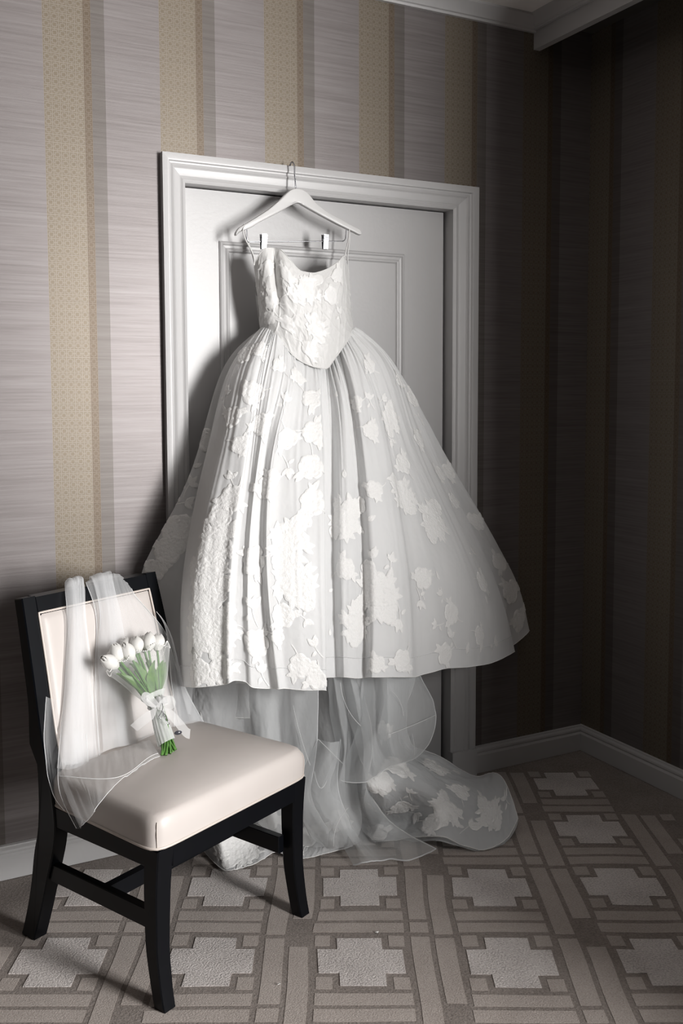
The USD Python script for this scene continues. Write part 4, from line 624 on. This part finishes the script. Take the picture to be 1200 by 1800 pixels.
# the doubled hem, 55 mm deep, lies just inside
nb = 24; Vt_ = ds.V[-1]; hb = np.stack([ds.at(np.arange(gs.shape[1]).astype(float), np.array([np.interp(Vt_[j] - .058 * (1 - k / (nb - 1)), ds.V[:, j], np.arange(gs.shape[0])) for j in range(gs.shape[1])]))[0] for k in range(nb)])
obj("hem_facing", cloth(hb - sg * normals(hb) * .0022), organza_thin, skirt, smooth=True)
obj("hem_seam", tube(hb[0] + sg * normals(hb)[0] * .001, .0011, 4), horsehair, skirt, smooth=True)
# lining: the opaque underskirt a little inside
gl = net(np.array(NETS["skirt"]), 260, 130, .006, 7, (25, 4)); nl = normals(gl); t_ = np.linspace(0, 1, gl.shape[0])[:, None, None]
gl = gl - sg * nl * (.004 + .012 * t_); gl[..., 1] += .012 * t_[..., 0]; gl[-8:, :, 2] += 0.004
obj("lining", cloth(gl), lining_cloth, dress, smooth=True)
gb, bsk = sheet("back_skirt", "back_skirt", (160, 160), organza, dress, .004, 3, (40, 5), .0008, lace_cloth, ("bottom",))
lace(bsk, Drape(gb), LACE["back_skirt"], front_sign(gb))
go = net(NETS["bodice"], 220, 170, wrinkle=.003, seed=5, scale=(18, 12), fine=.0006); nb_ = normals(go); sb_ = front_sign(go)
U, V = np.meshgrid(arc(go, 1).mean(0), arc(go, 0).mean(1)); ridge = lambda a_, b_, s_: 1 - np.abs(2 * fbm(np.stack([a_, b_, a_ * 0 + s_], -1), 2, s_) - 1)
cr = ridge(U * 34 + V * 14, V * 7 - U * 5, 3) ** 6 + .7 * ridge(U * 22 - V * 18, V * 9 + U * 6, 8) ** 6
go = go + nb_ * (sb_ * .0024 * cr * np.clip(np.minimum(np.linspace(0, 1, 170), 1 - np.linspace(0, 1, 170)) / .06, 0, 1)[:, None])[..., None]
bod = obj("bodice", cloth(go), satin, dress, smooth=True)
lace(bod, Drape(go), LACE["bodice"], front_sign(go), .0012, 1.15, satin_lace)
obj("neckline", tube(go[0], .0014, 6), satin, bod, smooth=True); obj("waist_seam", tube(go[-1], .0012, 6), satin, bod, smooth=True)
back_panel = np.array([[go[52, 0] + [.0, .012, 0], go[52, 110] * [1, 0, 1] + [0, -.036, -.02], go[52, -1] + [0, .010, 0]], [go[-1, 0] + [0, .012, 0], go[-1, 110] * [1, 0, 1] + [0, -.036, .05], go[-1, -1] + [0, .008, 0]]])
obj("bodice_back", cloth(net(back_panel, 60, 30, .003, 4)), satin, dress, smooth=True)
for k in ("strap_left", "strap_left_b", "strap_right", "strap_right_b"): obj("strap", tube(HL[k], .0022, 6, samples=24), satin, dress, smooth=True)
obj("strap", tube([HL["strap_left"][0], HL["strap_left"][0] + [0, .006, .008], HL["strap_left_b"][0]], .0016, 6, samples=12), satin, dress, smooth=True)
obj("strap", tube([HL["strap_right"][0], HL["strap_right"][0] + [0, .006, .008], HL["strap_right_b"][0]], .0016, 6, samples=12), satin, dress, smooth=True)
gt, tr = sheet("train", "train", (200, 200), train_organza, dress, .014, 9, (15, 8), .001, lace_cloth, ("bottom", "left", "right"))
lace(tr, Drape(gt), LACE["train"], front_sign(gt), .0024, 1.45)
gl2 = net(NETS["train"], 90, 90, .006, 12, (22, 9)); gl2 = gl2 - front_sign(gl2) * normals(gl2) * .012; gl2[..., 2] = np.maximum(gl2[..., 2], .003); obj("train_lining", cloth(gl2), train_organza, dress, smooth=True)
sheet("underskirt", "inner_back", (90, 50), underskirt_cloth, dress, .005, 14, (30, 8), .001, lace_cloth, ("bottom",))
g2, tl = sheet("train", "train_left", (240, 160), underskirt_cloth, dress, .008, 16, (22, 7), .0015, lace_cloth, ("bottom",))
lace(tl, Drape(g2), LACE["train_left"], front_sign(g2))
TE = {"tulle_a": ("right",), "tulle_b": ("right", "bottom"), "tulle_c": ("right", "bottom"), "tulle_d": ("left", "right")}
for k, (key, sd) in enumerate((("tulle_a", 21), ("tulle_b", 22), ("tulle_c", 23), ("tulle_d", 24))):
    sheet("tulle_layer", key, (110, 110), tulle, dress, .012, sd, (14, 7), 0, horsehair, TE[key], .0014 if key != "tulle_b" else .0022)

for l in LINES["creases"]: obj("tulle_crease", tube(np.array(l), .0008, 5, samples=24), horsehair, dress, smooth=True)

# ---------------------------------------------------------------- the veil
veil = thing("bridal_veil", "sheer white tulle veil draped over the chair back and trailing onto the seat", "veil")
for k, (key, res) in enumerate((("veil_a", (60, 130)), ("veil_b", (40, 60)), ("veil_c", (110, 140)), ("veil_d", (90, 60)), ("veil_e", (40, 70)), ("veil_f", (40, 90)))):
    ed = {"veil_b": ("left", "right"), "veil_d": ("bottom",), "veil_c": ("left", "right"), "veil_a": ("left",), "veil_e": ("left",), "veil_f": ("left", "right")}[key]
    sheet("tulle_fold", key, res, veil_sheer if key in ("veil_d", "veil_b", "veil_e") else veil_tulle, veil, .007, 31 + k, (48, 5), 0, horsehair, ed, .0009)
obj("bound_edge", tube(HL["veil_fold"], .0009, 5, samples=40), horsehair, veil, smooth=True)
# the bunched left fall is gathered: a second and a third layer inside it
g = net(NETS["veil_a"], 60, 130, .007, 41, (60, 5)); n = normals(g); g = g + front_sign(g) * n * .007; mid = g.mean(1, keepdims=True); g = mid + (g - mid) * .85
obj("tulle_fold", cloth(g), veil_tulle, veil, smooth=True)
g = net(NETS["veil_c"], 110, 140, .008, 44, (40, 5)); g = g + front_sign(g) * normals(g) * .008; obj("tulle_fold", cloth(g[:, 12:60]), veil_tulle, veil, smooth=True)

# ---------------------------------------------------------------- the bouquet
bq = thing("tulip_bouquet", "bouquet of white tulips in sheer organza tied with a ribbon, leaning on the chair back", "bouquet")
TP = HL["tulips"].reshape(-1, 2, 3); TIE = HL["tie"]; BNv = np.array([-.34619662, .71614211, -.60604322])
def petal_patch(L, R, k, n, open_, turn, ns=12, nt=8):
    s_, t = np.linspace(0, 1, ns), np.linspace(-1, 1, nt); S, T = np.meshgrid(s_, t, indexing="ij")
    half = np.pi / n * 1.35 * np.sin(np.pi * np.clip(S * .86 + .10, 0, 1)) ** .7 * (1 - .9 * np.clip((S - .72) / .28, 0, 1) ** 2)
    r = R * (np.sin(np.pi * np.clip(S * .885 + .06, 0, 1)) ** .75) * open_ * (1 - .06 * T ** 2) + .0006
    a = turn + 2 * np.pi * k / n + half * T
    return np.stack([r * np.cos(a), r * np.sin(a), S * L - .02 * L * T ** 2], -1)
def orient(p, base, axis):
    z = axis / np.linalg.norm(axis); x = np.cross([0.1, .9, .3], z); x /= np.linalg.norm(x); y = np.cross(z, x); return base + p[..., :1] * x + p[..., 1:2] * y + p[..., 2:3] * z
rng = np.random.default_rng(5); ends = HL["stem_end"]
for k, (tip, base) in enumerate(TP):
    ax = tip - base; L = min(np.linalg.norm(ax), .056) * 1.06; R = .0185; turn = rng.uniform(0, 6.3)
    bud = trimesh.creation.icosphere(3, 1.0); bv = np.array(bud.vertices); bud.vertices = np.c_[bv[:, :2] * R * .82 * (1 - .25 * np.clip(bv[:, 2:], 0, 1)), L * .47 + bv[:, 2] * L * .48]
    head = obj("tulip_head", trimesh.Trimesh(orient(np.array(bud.vertices), base, ax), bud.faces, process=False), petal_white, bq, smooth=True)
    for q in range(6):
        g = petal_patch(L * (1.0 if q % 2 else .96), R * (1.02 if q % 2 else .93), q // 2, 3, 1.0, turn + (q % 2) * np.pi / 3); obj("petal", cloth(orient(g, base, ax)), petal_white, head, smooth=True)
    e = ends[k % len(ends)]; tie = (TIE[0] * (1 - (k + .5) / 10) + TIE[1] * (k + .5) / 10) + BNv * rng.uniform(-.008, .012)
    obj("stem", tube([base + ax * .03, base * .62 + tie * .38 - BNv * .002, tie, e], .0032, 7, samples=30), stem_green, bq, smooth=True)
for k in range(18):     # the thinner stalks and blades between the flowers' stems
    f = k / 17; q = f * 8.999; i_ = int(q); b_ = TP[i_, 1] * (1 - q + i_) + TP[min(i_ + 1, 9), 1] * (q - i_); tie = TIE[0] * (1 - f) + TIE[1] * f + BNv * rng.uniform(-.012, .008); e = ends[int(rng.integers(len(ends)))] + (TIE[1] - TIE[0]) * rng.uniform(-.15, .15)
    b_ = tie + (b_ - tie) * rng.uniform(.62, .93) + BNv * rng.uniform(-.012, .010); obj("stem", tube([b_, b_ * .5 + tie * .5 - BNv * .002, tie, e], .0021, 6, samples=24), stem_green, bq, smooth=True)
LV = HL["leaves"].reshape(-1, 3, 3)
for a_, m_, b_ in LV:
    t = np.linspace(0, 1, 16); c = (1 - t)[:, None] ** 2 * a_ + 2 * (t * (1 - t))[:, None] * (2 * m_ - (a_ + b_) / 2) + t[:, None] ** 2 * b_
    tan = np.gradient(c, axis=0); tan /= np.linalg.norm(tan, axis=1, keepdims=True); sd = np.cross(tan, BNv); sd /= np.linalg.norm(sd, axis=1, keepdims=True)
    w_ = .013 * np.sin(np.pi * np.clip(t * .93 + .05, 0, 1)) ** .9; x = np.linspace(-1, 1, 7)
    g = c[:, None] + sd[:, None] * (x[None, :, None] * w_[:, None, None]) + BNv * (-.004 * (np.abs(x)[None, :, None]) * 1.0 + .004); obj("leaf", cloth(g), leaf_green, bq, smooth=True)
WL, WR = HL["wrapL"], HL["wrapR"]; st = np.linspace(0, len(WL) - 1, 40); WL, WR = PchipInterpolator(np.arange(len(WL)), WL)(st), PchipInterpolator(np.arange(len(WR)), WR)(st)
ang = np.linspace(0, 2 * np.pi, 73); mid, half = (WL + WR) / 2, (WR - WL) / 2; wd = np.linalg.norm(half, axis=1)
dep = np.minimum(wd * .62, .036) + .004; rimw = (np.clip(1 - st / 1.2, 0, 1) ** 1.5)[:, None]
fold = 1 + .05 * np.sin(ang * 11 + 1) * np.clip(wd / .05, .4, 1)[:, None]
axd = WL[20] - WL[0]; axd = (mid[0] - mid[12]); axd /= np.linalg.norm(axd)
g = mid[:, None] + half[:, None] * (np.cos(ang)[None, :, None]) + BNv * (np.sin(ang)[None] * dep[:, None] * fold)[..., None] * 1.0 + axd * (rimw * (.007 * np.sin(ang * 9)[None] + .010 * np.sin(ang * 1.0 + 2.6)))[..., None]
wrap = obj("wrapping", cloth(g), wrap_organza, bq, smooth=True)
cuff = g[16:].copy(); cm = cuff.mean(1, keepdims=True); cuff = cm + (cuff - cm) * (1.02 + .03 * np.sin(ang * 16))[None, :, None]
obj("wrapping_cuff", cloth(cuff), ribbon_organza, bq, smooth=True)
bd = [trimesh.creation.icosphere(1, .0016) for _ in range(120)]; rp = np.array([np.interp(np.linspace(0, 72, 121)[:-1], np.arange(73), g[0, :, q]) for q in range(3)]).T
for b_, p_ in zip(bd, rp): b_.apply_translation(p_)
note(obj("pearl_edging", cat(*bd), pearl, wrap, smooth=True), kind="stuff")
BW = [np.array(x) for x in (LINES["bow"][0:6], LINES["bow"][6:12], LINES["bow"][12:18], LINES["bow"][18:24])]
def ribbon(line, width, twist=0.0, n=36):
    line = np.asarray(line); s_ = np.arange(len(line)); t = np.linspace(0, len(line) - 1, n); c = CubicSpline(s_, line)(t); tan = np.gradient(c, axis=0); tan /= np.linalg.norm(tan, axis=1, keepdims=True)
    sd = np.cross(tan, BNv); sd /= np.linalg.norm(sd, axis=1, keepdims=True); nn_ = np.cross(tan, sd); a = np.linspace(0, twist, n)[:, None]; d_ = sd * np.cos(a) + nn_ * np.sin(a)
    w_ = width * np.clip(np.minimum(t + .35, 1.6) / 1.6, .25, 1); x = np.linspace(-1, 1, 7); return c[:, None] + d_[:, None] * (x[None, :, None] * w_[:, None, None])
for k, l in enumerate(BW): obj("ribbon_loop" if k < 2 else "ribbon_tail", cloth(ribbon(l, .011 if k < 2 else .0125, .5)), bow_organza, bq, smooth=True)
c_ = TIE[2] - BNv * .012; kn = trimesh.creation.icosphere(3, 1.0); kn.vertices = np.array(kn.vertices) * [.016, .015, .013] * (1 + .12 * np.sin(np.array(kn.vertices)[:, [0]] * 9)); kn.apply_translation(TIE[:2].mean(0) - BNv * .026); obj("ribbon_knot", kn, ribbon_organza, bq, smooth=True)
band = tube((TIE[:2].mean(0) + np.outer(np.cos(ang), (TIE[1] - TIE[0]) * .58) + np.outer(np.sin(ang), BNv * .024)), .004, 6); obj("ribbon_band", band, ribbon_organza, bq, smooth=True)
pin = obj("safety_pin", tube(HL["pin"], .0009, 6, samples=40), chrome, bq, smooth=True)
pd = HL["pendant"]; links_ = []
for k in range(3):
    q = np.linspace(0, 2 * np.pi, 17); a_, b_ = pd[k], pd[k + 1]; ax = b_ - a_; sd = np.cross(ax, BNv); sd = sd / np.linalg.norm(sd) * .0028
    links_.append(tube((a_ + b_) / 2 + np.outer(np.cos(q), ax * .58) + np.outer(np.sin(q), sd), .0008, 5))
obj("pendant", cat(*links_), chrome, bq, smooth=True)
ch = trimesh.creation.icosphere(2, .007); ch.vertices = np.array(ch.vertices) * [1.5, .6, .8]; ch.apply_translation(HL["charm"][0] ); note(obj("charm", ch, dark_stone, bq, smooth=True), label="small dark charm beside the stems")

# two scraps on the carpet
for (p, lab) in zip(HL["scraps"], ("tiny white paper scrap on the carpet below the train", "tiny white paper scrap on the carpet between the chair's front legs")):
    r = np.random.default_rng(int(p[0] * 1000)); h = trimesh.convex.convex_hull(r.normal(size=(14, 3)) * [.0028, .0022, .0009]); h.apply_translation([p[0], p[1], .0022])
    o = obj("paper_scrap", h, petal_white); note(o, label=lab, category="paper scrap")
